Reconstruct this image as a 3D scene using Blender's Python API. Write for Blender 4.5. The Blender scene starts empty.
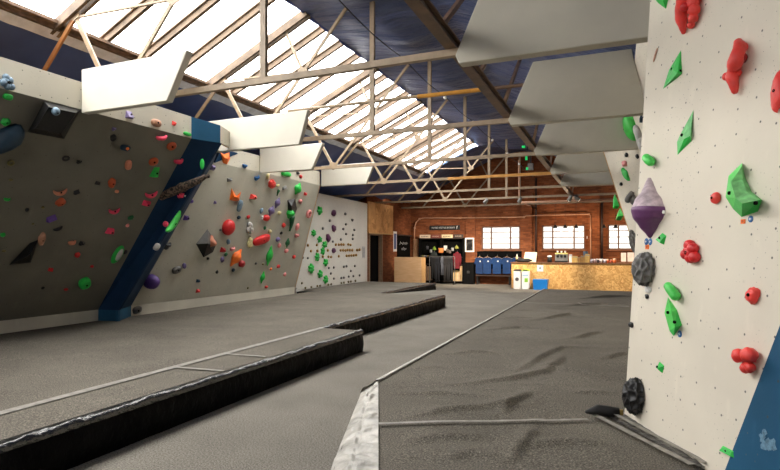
import bpy, bmesh, math, random
from mathutils import Vector, Matrix, noise
random.seed(7)
SC = bpy.context.scene
COL = SC.collection
V = Vector
# ------------------------------------------------------------------ camera model
F, CX, HY, CAMZ = 535.0, 390.0, 250.0, 1.7
YAW = math.atan2(225.0, 535.0)
FW = V((-math.sin(YAW), math.cos(YAW), 0)); RT = V((math.cos(YAW), math.sin(YAW), 0)); UP = V((0, 0, 1))
CAM = V((0, 0, CAMZ))

def ray(u, v): return FW + RT * ((u - CX) / F) + UP * (-(v - HY) / F)
def on_plane(u, v, p, n):
    d = ray(u, v); return CAM + d * ((p - CAM).dot(n) / d.dot(n))
def onY(u, v, y): return on_plane(u, v, V((0, y, 0)), V((0, 1, 0)))
def onX(u, v, x): return on_plane(u, v, V((x, 0, 0)), V((1, 0, 0)))
def onZ(u, v, z): return on_plane(u, v, V((0, 0, z)), V((0, 0, 1)))
def proj(p):
    q = p - CAM; d = q.dot(FW)
    return V((CX + F * q.dot(RT) / d, HY - F * q.z / d))
def depth(p): return (p - CAM).dot(FW)

cam = bpy.data.cameras.new('camera'); cam.sensor_width = 36; cam.lens = 36 * F / 780.0
cam.shift_y = (HY - 235.0) / 780.0; cam.clip_end = 200; cam.clip_start = 0.05
co = bpy.data.objects.new('camera', cam); COL.objects.link(co)
co.location = CAM; co.rotation_euler = (math.pi / 2, 0, YAW); SC.camera = co
SC.view_settings.view_transform = 'Standard'; SC.view_settings.look = 'None'
SC.view_settings.gamma = 1.0; SC.view_settings.use_curve_mapping = False
EXPOSURE = 0.0
SC.cycles.use_denoising = True
SC.cycles.max_bounces = 10; SC.cycles.diffuse_bounces = 7; SC.cycles.transparent_max_bounces = 12
SC.cycles.caustics_reflective = False; SC.cycles.caustics_refractive = False

# ------------------------------------------------------------------ materials
def srgb(r, g, b):
    f = lambda c: (c / 255) / 12.92 if c / 255 <= 0.04045 else ((c / 255 + 0.055) / 1.055) ** 2.4
    return (f(r), f(g), f(b), 1)
def new_mat(name):
    m = bpy.data.materials.new(name); m.use_nodes = True
    nt = m.node_tree; return m, nt, nt.nodes['Principled BSDF']
def N(nt, kind, **kw):
    n = nt.nodes.new(kind)
    for k, v in kw.items():
        if k in n.inputs.keys() if isinstance(k, str) else False: n.inputs[k].default_value = v
        else: setattr(n, k, v)
    return n
def mix(nt, fac, a, b, mode='MIX'):
    n = nt.nodes.new('ShaderNodeMix'); n.data_type = 'RGBA'; n.blend_type = mode
    for s, val in ((n.inputs[0], fac), (n.inputs[6], a), (n.inputs[7], b)):
        if hasattr(val, 'is_output') or isinstance(val, bpy.types.NodeSocket): nt.links.new(val, s)
        else: s.default_value = val
    return n.outputs[2]
def ramp(nt, fac, p0, p1, c0=(0, 0, 0, 1), c1=(1, 1, 1, 1)):
    r = nt.nodes.new('ShaderNodeValToRGB'); e = r.color_ramp.elements
    e[0].position = p0; e[1].position = p1; e[0].color = c0; e[1].color = c1
    nt.links.new(fac, r.inputs[0]); return r.outputs[0]
def noise_tex(nt, scale, detail=3, coord='Object', rough=0.55, vec=None, stretch=None):
    tc = nt.nodes.new('ShaderNodeTexCoord'); n = nt.nodes.new('ShaderNodeTexNoise')
    n.inputs['Scale'].default_value = scale; n.inputs['Detail'].default_value = detail; n.inputs['Roughness'].default_value = rough
    src = tc.outputs[coord]
    if stretch:
        mp = nt.nodes.new('ShaderNodeMapping'); mp.inputs['Scale'].default_value = stretch
        nt.links.new(src, mp.inputs[0]); src = mp.outputs[0]
    nt.links.new(src, n.inputs['Vector']); return n.outputs['Fac']
def bump(nt, b, h, strength, dist):
    n = nt.nodes.new('ShaderNodeBump'); n.inputs['Strength'].default_value = strength; n.inputs['Distance'].default_value = dist
    nt.links.new(h, n.inputs['Height']); nt.links.new(n.outputs[0], b.inputs['Normal'])
def pm(name, col, rough=0.6, metal=0.0, var=0.12, scale=6.0, bmp=0.0, bscale=40.0, spec=0.5, stretch=None):
    m, nt, b = new_mat(name)
    b.inputs['Roughness'].default_value = rough; b.inputs['Metallic'].default_value = metal
    b.inputs['Specular IOR Level'].default_value = spec
    if var:
        f = ramp(nt, noise_tex(nt, scale, 4, stretch=stretch), 0.3, 0.7)
        d = tuple(c * (1 - var * 1.6) for c in col[:3]) + (1,); l = tuple(min(1, c * (1 + var)) for c in col[:3]) + (1,)
        nt.links.new(mix(nt, f, d, l), b.inputs['Base Color'])
    else: b.inputs['Base Color'].default_value = col
    if bmp: bump(nt, b, noise_tex(nt, bscale, 3, stretch=stretch), bmp, 0.01)
    return m
_mc = {}
def M(key, *a, **k):
    if key not in _mc: _mc[key] = pm(key, *a, **k)
    return _mc[key]

def paint_mat(name, col, dot=0.2, dot_r=0.055, stain=0.25, dots=True, rough=0.75):
    """painted plywood climbing panel: faint stains, chalk, rows of dark bolt holes (in-plane metres)"""
    m, nt, b = new_mat(name)
    b.inputs['Roughness'].default_value = rough; b.inputs['Specular IOR Level'].default_value = 0.25
    uv = nt.nodes.new('ShaderNodeTexCoord').outputs['UV']
    def tex(scale, det, st=None):
        n = nt.nodes.new('ShaderNodeTexNoise'); n.inputs['Scale'].default_value = scale; n.inputs['Detail'].default_value = det
        s = uv
        if st:
            mp = nt.nodes.new('ShaderNodeMapping'); mp.inputs['Scale'].default_value = st; nt.links.new(uv, mp.inputs[0]); s = mp.outputs[0]
        nt.links.new(s, n.inputs['Vector']); return n.outputs['Fac']
    c = mix(nt, ramp(nt, tex(1.3, 6), 0.35, 0.7), tuple(x * (1 - stain) for x in col[:3]) + (1,), col)
    c = mix(nt, ramp(nt, tex(7, 5, (1, .35, 1)), 0.62, 0.82, (0, 0, 0, 1), (.35, .35, .35, 1)), c, tuple(min(1, x * 1.25 + .02) for x in col[:3]) + (1,))
    c = mix(nt, ramp(nt, tex(22, 3), 0.68, 0.8, (0, 0, 0, 1), (.35, .35, .35, 1)), c, tuple(x * .6 for x in col[:3]) + (1,))
    if dots:
        vo = nt.nodes.new('ShaderNodeTexVoronoi'); vo.voronoi_dimensions = '2D'; vo.inputs['Scale'].default_value = 1 / dot; vo.inputs['Randomness'].default_value = 0.5
        nt.links.new(uv, vo.inputs['Vector'])
        d = ramp(nt, vo.outputs['Distance'], dot_r * .6, dot_r, (.85, .85, .85, 1), (0, 0, 0, 1))
        c = mix(nt, d, c, (.05, .05, .05, 1))
        v2 = nt.nodes.new('ShaderNodeTexVoronoi'); v2.voronoi_dimensions = '2D'; v2.inputs['Scale'].default_value = 3.1 / dot; v2.inputs['Randomness'].default_value = 1
        nt.links.new(uv, v2.inputs['Vector'])
        d2 = mix(nt, 1.0, ramp(nt, v2.outputs['Distance'], .035, .06, (.6, .6, .6, 1), (0, 0, 0, 1)), ramp(nt, tex(2.3, 2), .5, .6), 'MULTIPLY')
        c = mix(nt, d2, c, (.12, .11, .10, 1))
    nt.links.new(c, b.inputs['Base Color'])
    bump(nt, b, tex(60, 3), 0.12, 0.004)
    return m

def carpet_mat(name, c0, c1, scale=90):
    m, nt, b = new_mat(name); b.inputs['Roughness'].default_value = 0.95; b.inputs['Specular IOR Level'].default_value = 0.1
    f = ramp(nt, noise_tex(nt, scale, 5), 0.35, 0.65)
    g = ramp(nt, noise_tex(nt, 1.1, 5), 0.3, 0.75)
    c = mix(nt, f, c0, c1); c = mix(nt, g, mix(nt, 1.0, c, (.72, .72, .72, 1), 'MULTIPLY'), c)
    # lint and chalk specks
    s = ramp(nt, noise_tex(nt, 90, 3), 0.62, 0.74, (0, 0, 0, 1), (.4, .4, .4, 1))
    c = mix(nt, s, c, tuple(min(1, x * 2.2) for x in c1[:3]) + (1,))
    nt.links.new(c, b.inputs['Base Color']); bump(nt, b, noise_tex(nt, scale * 1.5, 4), 0.25, 0.004)
    return m
def vinyl_mat(name, c0, c1, rough, st=(1, 1, 1), spec=.5):
    m, nt, b = new_mat(name); b.inputs['Roughness'].default_value = rough; b.inputs['Specular IOR Level'].default_value = spec
    f = ramp(nt, noise_tex(nt, 5, 5), 0.35, 0.7)
    nt.links.new(mix(nt, f, c0, c1), b.inputs['Base Color'])
    bump(nt, b, noise_tex(nt, 9, 4, stretch=st), 0.9, 0.03)
    return m
def brick_mat(name):
    m, nt, b = new_mat(name); b.inputs['Roughness'].default_value = 0.85; b.inputs['Specular IOR Level'].default_value = .2
    uv = nt.nodes.new('ShaderNodeTexCoord').outputs['UV']
    br = nt.nodes.new('ShaderNodeTexBrick'); nt.links.new(uv, br.inputs['Vector'])
    br.inputs['Scale'].default_value = 1; br.inputs['Brick Width'].default_value = .23; br.inputs['Row Height'].default_value = .078
    br.inputs['Mortar Size'].default_value = .007; br.inputs['Color1'].default_value = srgb(158, 94, 58); br.inputs['Color2'].default_value = srgb(122, 68, 42)
    br.inputs['Mortar'].default_value = srgb(120, 84, 62)
    n = nt.nodes.new('ShaderNodeTexNoise'); n.inputs['Scale'].default_value = .9; n.inputs['Detail'].default_value = 5; nt.links.new(uv, n.inputs['Vector'])
    c = mix(nt, ramp(nt, n.outputs['Fac'], .35, .7), mix(nt, 1.0, br.outputs['Color'], (.62, .58, .55, 1), 'MULTIPLY'), br.outputs['Color'])
    nt.links.new(c, b.inputs['Base Color']); bump(nt, b, br.outputs['Fac'], -0.4, 0.01)
    return m
def osb_mat(name, c0, c1, sc=9):
    m, nt, b = new_mat(name); b.inputs['Roughness'].default_value = 0.6
    uv = nt.nodes.new('ShaderNodeTexCoord').outputs['UV']
    vo = nt.nodes.new('ShaderNodeTexVoronoi'); vo.inputs['Scale'].default_value = sc; vo.inputs['Randomness'].default_value = 1
    ns = nt.nodes.new('ShaderNodeTexNoise'); ns.inputs['Scale'].default_value = 6; ns.inputs['Detail'].default_value = 2; nt.links.new(uv, ns.inputs['Vector'])
    w = mix(nt, .35, uv, ns.outputs['Color']); nt.links.new(w, vo.inputs['Vector'])
    nt.links.new(mix(nt, ramp(nt, vo.outputs['Color'], .15, .85), c0, c1), b.inputs['Base Color'])
    return m
def wood_mat(name, c0, c1, st=(1, 8, 8), scale=3, rough=.55):
    m, nt, b = new_mat(name); b.inputs['Roughness'].default_value = rough
    f = ramp(nt, noise_tex(nt, scale, 6, stretch=st), 0.3, 0.72)
    nt.links.new(mix(nt, f, c0, c1), b.inputs['Base Color']); return m
def emit_mat(name, col, s):
    m, nt, b = new_mat(name); b.inputs['Base Color'].default_value = col
    b.inputs['Emission Color'].default_value = col; b.inputs['Emission Strength'].default_value = s; return m
def pane_mat(name, tint=(.97, .98, 1, 1)):
    m = bpy.data.materials.new(name); m.use_nodes = True; nt = m.node_tree
    nt.nodes.remove(nt.nodes['Principled BSDF'])
    t = nt.nodes.new('ShaderNodeBsdfTransparent'); g = nt.nodes.new('ShaderNodeBsdfGlossy'); g.inputs['Roughness'].default_value = .08
    t.inputs['Color'].default_value = tint
    mx = nt.nodes.new('ShaderNodeMixShader'); mx.inputs[0].default_value = .04
    nt.links.new(t.outputs[0], mx.inputs[1]); nt.links.new(g.outputs[0], mx.inputs[2]); nt.links.new(mx.outputs[0], nt.nodes['Material Output'].inputs[0])
    return m
def tarp_mat(name):
    m, nt, b = new_mat(name); b.inputs['Roughness'].default_value = .42; b.inputs['Specular IOR Level'].default_value = .5
    f = ramp(nt, noise_tex(nt, 1.2, 5, stretch=(1, 2.5, 1)), .3, .7)
    nt.links.new(mix(nt, f, srgb(52, 64, 104), srgb(82, 95, 134)), b.inputs['Base Color'])
    bump(nt, b, noise_tex(nt, 2.2, 5, stretch=(.6, 3.2, 1)),   .9, .12)
    return m

# ------------------------------------------------------------------ mesh builder
class MB:
    def __init__(s): s.v = []; s.f = []; s.mi = []
    def add(s, vs, fs, mi=0):
        o = len(s.v); s.v += [V(p) for p in vs]; s.f += [tuple(i + o for i in f) for f in fs]; s.mi += [mi] * len(fs); return s
    def box(s, x0, y0, z0, x1, y1, z1, mi=0):
        return s.hexa([(x0, y0, z0), (x1, y0, z0), (x1, y1, z0), (x0, y1, z0), (x0, y0, z1), (x1, y0, z1), (x1, y1, z1), (x0, y1, z1)], mi)
    def hexa(s, p, mi=0):
        return s.add(p, [(0, 3, 2, 1), (4, 5, 6, 7), (0, 1, 5, 4), (1, 2, 6, 5), (2, 3, 7, 6), (3, 0, 4, 7)], mi)
    def prism(s, poly, off, mi=0, side=None):
        """polygon poly (3D) extruded by vector off"""
        n = len(poly); off = V(off); a = [V(p) for p in poly]; b = [p + off for p in a]
        s.add(a + b, [tuple(range(n))], mi); o = len(s.v) - 2 * n
        sm = mi if side is None else side
        s.f.append(tuple(o + n + i for i in reversed(range(n)))); s.mi.append(sm)
        for i in range(n):
            j = (i + 1) % n; s.f.append((o + i, o + n + i, o + n + j, o + j)); s.mi.append(sm)
        return s
    def beam(s, p, q, w, h, up=(0, 0, 1), mi=0):
        p, q = V(p), V(q); d = (q - p).normalized(); up = V(up)
        x = d.cross(up)
        if x.length < 1e-4: x = d.cross(V((1, 0, 0)))
        x.normalize(); y = x.cross(d)
        c = lambda o: [o - x * w / 2 - y * h / 2, o + x * w / 2 - y * h / 2, o + x * w / 2 + y * h / 2, o - x * w / 2 + y * h / 2]
        return s.hexa(c(p) + c(q), mi)
    def tube(s, pts, r, n=8, cap=True, mi=0):
        pts = [V(p) for p in pts]; rs = r if isinstance(r, (list, tuple)) else [r] * len(pts)
        o = len(s.v); prev = None
        for i, p in enumerate(pts):
            d = (pts[min(i + 1, len(pts) - 1)] - pts[max(i - 1, 0)]).normalized()
            if prev is None: x = d.cross(V((0, 0, 1)));  x = d.cross(V((1, 0, 0))) if x.length < 1e-3 else x
            else: x = prev - d * prev.dot(d)
            x.normalize(); prev = x; y = d.cross(x)
            for k in range(n):
                a = 2 * math.pi * k / n; s.v.append(p + x * math.cos(a) * rs[i] + y * math.sin(a) * rs[i])
        for i in range(len(pts) - 1):
            for k in range(n):
                k2 = (k + 1) % n; s.f.append((o + i * n + k, o + i * n + k2, o + (i + 1) * n + k2, o + (i + 1) * n + k)); s.mi.append(mi)
        if cap:
            s.f.append(tuple(o + k for k in reversed(range(n)))); s.f.append(tuple(o + (len(pts) - 1) * n + k for k in range(n))); s.mi += [mi, mi]
        return s
    def lathe(s, prof, c=(0, 0, 0), n=20, mi=0):
        o = len(s.v); c = V(c)
        for r, z in prof:
            for k in range(n):
                a = 2 * math.pi * k / n; s.v.append(c + V((r * math.cos(a), r * math.sin(a), z)))
        for i in range(len(prof) - 1):
            for k in range(n):
                k2 = (k + 1) % n; s.f.append((o + i * n + k, o + i * n + k2, o + (i + 1) * n + k2, o + (i + 1) * n + k)); s.mi.append(mi)
        s.f.append(tuple(o + k for k in reversed(range(n)))); s.f.append(tuple(o + (len(prof) - 1) * n + k for k in range(n))); s.mi += [mi, mi]
        return s
    def grid(s, nu, nv, fn, mi=0):
        o = len(s.v)
        for j in range(nv + 1):
            for i in range(nu + 1): s.v.append(V(fn(i / nu, j / nv)))
        for j in range(nv):
            for i in range(nu):
                a = o + j * (nu + 1) + i; s.f.append((a, a + 1, a + nu + 2, a + nu + 1)); s.mi.append(mi)
        return s
    def ball(s, c, r, nu=16, nv=10, fn=None, mi=0):
        """ellipsoid; fn(unit vector) -> multiplier"""
        c = V(c); r = V(r) if hasattr(r, '__len__') else V((r, r, r)); o = len(s.v)
        def pt(t, a):
            d = V((math.sin(t) * math.cos(a), math.sin(t) * math.sin(a), math.cos(t)))
            k = fn(d) if fn else 1.0
            return c + V((d.x * r.x * k, d.y * r.y * k, d.z * r.z * k))
        s.v.append(pt(0, 0))
        for j in range(1, nv):
            for i in range(nu): s.v.append(pt(math.pi * j / nv, 2 * math.pi * i / nu))
        s.v.append(pt(math.pi, 0)); last = len(s.v) - 1
        for i in range(nu):
            i2 = (i + 1) % nu
            s.f.append((o, o + 1 + i, o + 1 + i2)); s.mi.append(mi)
            for j in range(nv - 2):
                a = o + 1 + j * nu; s.f.append((a + i, a + nu + i, a + nu + i2, a + i2)); s.mi.append(mi)
            a = o + 1 + (nv - 2) * nu; s.f.append((a + i, last, a + i2)); s.mi.append(mi)
        return s

def obj(name, mb, mats, parent=None, smooth=False, fix=True, uv=None, mat_world=None):
    """link the builder as ONE mesh object. uv=(a,b): planar uv in metres along two vectors"""
    me = bpy.data.meshes.new(name)
    me.from_pydata([tuple(p) for p in mb.v], [], mb.f)
    for m in (mats if isinstance(mats, (list, tuple)) else [mats]): me.materials.append(m)
    for p, i in zip(me.polygons, mb.mi): p.material_index = i; p.use_smooth = smooth
    if fix:
        bm = bmesh.new(); bm.from_mesh(me); bmesh.ops.recalc_face_normals(bm, faces=bm.faces[:]); bm.to_mesh(me); bm.free()
    if uv:
        a, b = V(uv[0]), V(uv[1]); L = me.uv_layers.new(name='UVMap').data
        for lp in me.loops:
            p = me.vertices[lp.vertex_index].co; L[lp.index].uv = (p.dot(a), p.dot(b))
    o = bpy.data.objects.new(name, me); COL.objects.link(o)
    if parent is not None: o.parent = parent
    if mat_world is not None: o.matrix_local = mat_world
    return o
def tag(o, label, cat, group=None):
    o['label'] = label; o['category'] = cat
    if group: o['group'] = group
    return o
def thing(name, label, cat, loc=(0, 0, 0), group=None, rotz=0):
    o = bpy.data.objects.new(name, None); COL.objects.link(o); o.empty_display_size = .1
    o.location = loc; o.rotation_euler = (0, 0, rotz); return tag(o, label, cat, group)
def struct(o): o['kind'] = 'structure'; return o
def bevel(o, w, seg=2):
    m = o.modifiers.new('bevel', 'BEVEL'); m.width = w; m.segments = seg; m.limit_method = 'ANGLE'; return o
def sm(o, ang=40):
    """smooth shading with sharp edges kept"""
    for p in o.data.polygons: p.use_smooth = True
    bm = bmesh.new(); bm.from_mesh(o.data)
    for e in bm.edges:
        if len(e.link_faces) == 2 and e.calc_face_angle(0) > math.radians(ang): e.smooth = False
    bm.to_mesh(o.data); bm.free(); return o
def dup(root, loc=None, label=None):
    r = root.copy(); COL.objects.link(r)
    if loc is not None: r.location = loc
    if label: r['label'] = label
    for ch in list(root.children):
        c = ch.copy(); COL.objects.link(c); c.parent = r
        for g in list(ch.children):
            d = g.copy(); COL.objects.link(d); d.parent = c
    return r
ORD = ['first', 'second', 'third', 'fourth', 'fifth', 'sixth', 'seventh', 'eighth', 'ninth', 'tenth', 'eleventh', 'twelfth', 'thirteenth', 'fourteenth', 'fifteenth', 'sixteenth', 'seventeenth', 'eighteenth', 'nineteenth', 'twentieth']

# ------------------------------------------------------------------ palette
MAT = dict(
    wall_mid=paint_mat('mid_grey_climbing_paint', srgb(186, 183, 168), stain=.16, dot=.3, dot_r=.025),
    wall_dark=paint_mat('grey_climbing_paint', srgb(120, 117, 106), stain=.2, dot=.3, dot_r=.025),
    wall_white=paint_mat('white_climbing_paint', srgb(222, 213, 196), stain=.10, dot=.19, dot_r=.045),
    wall_far=paint_mat('white_panel_paint', srgb(222, 219, 210), stain=.08, dot=.3, dot_r=.03),
    head=paint_mat('cream_headboard_paint', srgb(198, 192, 176), stain=.12, dot=.22, dot_r=.045),
    kick=paint_mat('kickboard_paint', srgb(205, 200, 184), stain=.2, dots=False),
    blue=paint_mat('blue_climbing_paint', srgb(13, 48, 80), stain=.22, dots=False),
    blue_chalk_or_sun=paint_mat('blue_paint_chalk_or_sun', srgb(30, 84, 116), stain=.3, dot=.3, dot_r=.03),
    ply_edge=wood_mat('plywood_edge', srgb(196, 150, 96), srgb(222, 180, 124)),
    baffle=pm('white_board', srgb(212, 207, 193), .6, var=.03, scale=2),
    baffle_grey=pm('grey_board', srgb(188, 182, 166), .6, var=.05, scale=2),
    carpet=carpet_mat('grey_floor_carpet', srgb(92, 88, 81), srgb(156, 150, 139), 75),
    matt=carpet_mat('charcoal_mat_carpet', srgb(76, 72, 65), srgb(136, 129, 118), 90),
    vinyl=vinyl_mat('black_vinyl', srgb(6, 6, 6), srgb(15, 14, 13), .5, (1, 1, .8), .06), band=vinyl_mat('glossy_black_vinyl', srgb(10, 10, 10), srgb(30, 29, 28), .24, (1, 1, 1), 1.0), apron=vinyl_mat('grey_vinyl', srgb(62, 60, 57), srgb(112, 108, 102), .35, (2, 2, 1), .5),
    silver=vinyl_mat('silver_vinyl', srgb(150, 146, 138), srgb(205, 200, 190), .38),
    tape=pm('pale_seam_tape', srgb(140, 135, 126), .6, var=.25, scale=14),
    brick=brick_mat('brick'),
    osb=osb_mat('osb_board', srgb(192, 138, 74), srgb(236, 192, 122), 16),
    osb_wall=osb_mat('osb_wall_board', srgb(186, 132, 76), srgb(226, 174, 114), 5),
    ply=wood_mat('plywood', srgb(218, 170, 120), srgb(234, 192, 146), (1, 1, 6), 2.5),
    steel=pm('beige_painted_steel', srgb(160, 139, 113), .5, var=.15, scale=8),
    girder=pm('brown_girder_paint', srgb(112, 86, 66), .5, var=.2, scale=5),
    bar=pm('weathered_glazing_bar', srgb(106, 88, 70), .7, var=.25, scale=6),
    tarp=tarp_mat('blue_roof_liner'), tarp_smooth=pm('smooth_blue_liner', srgb(66, 86, 140), .4, var=.12, scale=1.2, bmp=.25, bscale=4),
    pane=pane_mat('roof_glass'), wpane=pane_mat('dimmed_window_glass', (.36, .36, .352, 1)),  # back window tint is added to dim the sky behind the bars
    black=pm('black_paint', srgb(20, 19, 19), .6, var=.1), jet=pm('matt_black', srgb(7, 7, 7), .8, var=.1, spec=.12),
    dark=pm('dark_recess', srgb(8, 7, 7), .9, var=0, spec=.1),
    white=pm('white_plastic', srgb(232, 230, 226), .4, var=.03),
    metal=pm('dull_metal', srgb(150, 148, 144), .4, metal=.8, var=.1),
    concrete=pm('plaster', srgb(150, 140, 128), .9, var=.12, scale=2),
)
SKY = 14.6
SPOT = 1100
H = CAMZ
# ================================================================== SETTING
YB, YN, XL, XR = 26.5, -6.0, -10.9, 6.5
def fnoise(x, y, s=1.0, k=0.0): return noise.noise(V((x * s, y * s, k)))

struct(obj('floor', MB().box(XL - .3, YN - .3, -.2, XR + .3, YB + .4, 0), MAT['carpet'], uv=((1, 0, 0), (0, 1, 0))))

# back wall with its three windows
WZ0, WZ1 = H + 0.02, H + 1.17
wins = [(onY(481.5, 240, YB).x, onY(520, 240, YB).x), (onY(542, 240, YB).x, onY(585, 240, YB).x), (onY(608, 240, YB).x, onY(651, 240, YB).x)]
m = MB(); T = .35; ZT = H + 6.2
xs = [XL - .3] + [x for w in wins for x in w] + [XR + .3]
m.box(xs[0], YB, 0, xs[-1], YB + T, WZ0); m.prism([(xs[0], YB, WZ1), (xs[-1], YB, WZ1), (xs[-1], YB, H + 3.1), (1.3, YB, H + 3.2), (-2.6, YB, H + 5.15), (-5.6, YB, H + 5.1), (xs[0], YB, H + 2.6)], (0, T, 0))
for i in range(0, len(xs), 2): m.box(xs[i], YB, WZ0, xs[i + 1], YB + T, WZ1)
for x0, x1 in ((-6.95, -6.45), (wins[0][1] + .1, wins[1][0] - .45), (wins[1][1] + .12, wins[2][0] - .35)): m.box(x0, YB - .14, 0, x1, YB, H + 2.75)
struct(obj('wall_back', m, MAT['brick'], uv=((1, .6, 0), (0, 0, 1))))
mullion = pm('dark_window_frame', srgb(120, 92, 80), .6)
for i, (x0, x1) in enumerate(wins):
    e = bpy.data.objects.new('window_%d' % (i + 1), None); COL.objects.link(e); struct(e); e.location = ((x0 + x1) / 2, YB + .1, WZ0); w = x1 - x0; h = WZ1 - WZ0
    fr = MB()
    for a in (-w / 2 + .03, w / 2 - .03): fr.box(a - .03, -.03, 0, a + .03, .03, h)
    for z in (.03, h - .03): fr.box(-w / 2, -.03, z - .03, w / 2, .03, z + .03)
    obj('window_frame', fr, mullion, e)
    for a in (-w * .25, w * .25): obj('mullion', MB().box(a - .035, -.03, .05, a + .035, .03, h - .05), mullion, e)
    for k in (1, 2, 3): obj('glazing_bar', MB().box(-w / 2, -.015, h * k / 4 - .017, w / 2, .015, h * k / 4 + .017), mullion, e)
    obj('glass_pane', MB().box(-w / 2 + .05, -.004, .05, w / 2 - .05, .004, h - .05), MAT['wpane'], e)
    obj('window_sill', MB().box(-w / 2 - .08, -.18, -.06, w / 2 + .08, .05, .0), pm('brick_sill', srgb(150, 96, 66), .8), e)

# left wall (brick, with the doorway beyond the white end wall)
XS = -9.95
DY0, DY1, DZ = 21.28, 22.75, onX(374, 234, XS - .25).z
m = MB(); m.box(XL - .3, YN - .3, 0, XL, 21.1, H + 2.6)
m.box(XL - .3, 21.1, 0, XS - .02, DY0, H + 2.6); m.box(XL - .3, DY0, DZ, XS - .02, DY1, H + 2.6); m.box(XL - .3, DY1, 0, XS - .02, YB, H + 2.9)
struct(obj('wall_left', m, MAT['brick'], uv=((.6, 1, 0), (0, 0, 1))))
struct(obj('wall_right', MB().box(XR, YN - .3, 0, XR + .3, YB, H + 3.2), MAT['concrete']))
NX0, NX1, NZ0, NZ1 = -8.0, 0.0, 3.7, 4.9
m = MB(); m.box(XL - .3, YN - .3, 0, XR + .3, YN, NZ0); m.box(XL - .3, YN - .3, NZ1, XR + .3, YN, H + 5)
m.box(XL - .3, YN - .3, NZ0, NX0, YN, NZ1); m.box(NX1, YN - .3, NZ0, XR + .3, YN, NZ1)
struct(obj('wall_near', m, MAT['concrete']))
e = bpy.data.objects.new('window_5', None); COL.objects.link(e); struct(e); e.location = (NX0, YN - .15, NZ0)  # unseen high window behind the camera, added to brighten the boards
for k in range(10): obj('mullion', MB().box((NX1 - NX0) * k / 9 - .04, -.05, 0, (NX1 - NX0) * k / 9 + .04, .05, NZ1 - NZ0), mullion, e)
obj('glass_pane', MB().box(0, -.004, 0, NX1 - NX0, .004, NZ1 - NZ0), MAT['pane'], e)
d = bpy.data.objects.new('door_1', None); COL.objects.link(d); struct(d); d.location = (XS - .1, (DY0 + DY1) / 2, 0); w = DY1 - DY0
obj('door_leaf', MB().box(-.16, -w / 2, 0, -.11, w / 2, DZ), MAT['dark'], d)
fr = MB()
for s in (-1, 1): fr.box(-.06, s * w / 2 - (.08 if s > 0 else 0), 0, .12, s * w / 2 + (.08 if s < 0 else 0), DZ)
fr.box(-.06, -w / 2, DZ - .07, .12, w / 2, DZ)
obj('door_frame', fr, wood_mat('door_frame_wood', srgb(120, 96, 74), srgb(150, 120, 94)), d)

# roof liner (blue tarpaulin) with the long roof light
SLO_X, SLO_Z, SUP_X, SUP_Z, SK_Y0, SK_Y1 = -7.87, H + 3.47, -5.5, H + 4.57, -2.6, 22.8
SL = (SUP_Z - SLO_Z) / (SUP_X - SLO_X)
TR = [5.6 + 3.27 * k for k in range(7)]
def bay(y):
    """0 at a truss, 1 mid bay"""
    t = ((y - TR[0]) / 3.27) % 1.0
    return math.sin(math.pi * t) ** 0.8
def wr(x, y, k): return .05 * fnoise(x * .8, y * 2.6, 1, k) + .03 * fnoise(x * 2.5, y * 5, 1, k + 3)
def lin_left(a, b):
    y = YN + (SK_Y1 - YN) * b; x = XL - .1 + (SLO_X - .05 - XL + .1) * a
    return (x, y, SLO_Z - .06 + SL * (x - SLO_X) - (.16 * bay(y) * math.sin(math.pi * a) + .4 * wr(x, y, 1) * min(1, 4 * (1 - a))) )
def ceil_z(x):
    if x < -2.9: return SUP_Z - .02 + .02 * (x - SUP_X)
    return max(SUP_Z + .03 - .45 * (x + 2.9), H + 2.75 - .05 * (x - 1.2))
def lin_ceil(a, b):
    y = YN + (SK_Y1 + .3 - YN) * b; x = SUP_X - .02 + (XR + .1 - SUP_X) * a
    e = min(1, 8 * a)
    return (x, y, ceil_z(x) - e * (.30 * bay(y) * (.6 + .4 * math.sin(x * 1.1)) + wr(x, y, 7) * 1.6))
def lin_end(a, b):
    y = SK_Y1 + (YB + .02 - SK_Y1) * b; x = XL - .1 + (XR - XL + .2) * a
    z = min(SLO_Z + SL * (x - SLO_X), ceil_z(x) + .25 * max(0, 1 - abs(x + 4.2) / 1.5) )
    if x > SUP_X - .1: k = min(1, max(0, b * 3 - .25)); z = z * k + (ceil_z(x) - .05) * (1 - k)
    return (x, y, z - .12 * math.sin(math.pi * b) + wr(x, y, 9) * min(1, 6 * b))
c = bpy.data.objects.new('ceiling', None); COL.objects.link(c); struct(c)
obj('roof_liner', MB().grid(14, 150, lin_left), MAT['tarp_smooth'], c, True, fix=False)
obj('roof_liner', MB().grid(60, 200, lin_ceil), MAT['tarp'], c, True, fix=False)
obj('roof_liner', MB().grid(70, 24, lin_end), MAT['tarp'], c, True, fix=False)
obj('roof_liner', MB().grid(6, 6, lambda a, b: (SLO_X - .2 + (SUP_X - SLO_X + .4) * a, YN - .1 + (SK_Y0 - YN + .1) * b, SLO_Z + SL * (SUP_X - SLO_X + .4) * a - .1)), MAT['tarp'], c, True, fix=False)
obj('liner_edge', MB().grid(3, 160, lambda a, b: (SUP_X + .06 - .07 * a, YN + (SK_Y1 - YN) * b, SUP_Z + .0 - (.05 + .04 * fnoise(b * 60, 0)) * a)), pm('blue_liner_hem', srgb(52, 74, 150), .5), c, True, fix=False)
obj('liner_edge', MB().grid(2, 160, lambda a, b: (SLO_X - .02 - .14 * a, YN + (SK_Y1 - YN) * b, SLO_Z - .115 - (.10 + .03 * fnoise(b * 70, 2)) * a)), pm('daylit_liner_strip', srgb(206, 212, 226), .5), c, True, fix=False)  # white strip: daylight on the liner's lower edge put into the colour
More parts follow.
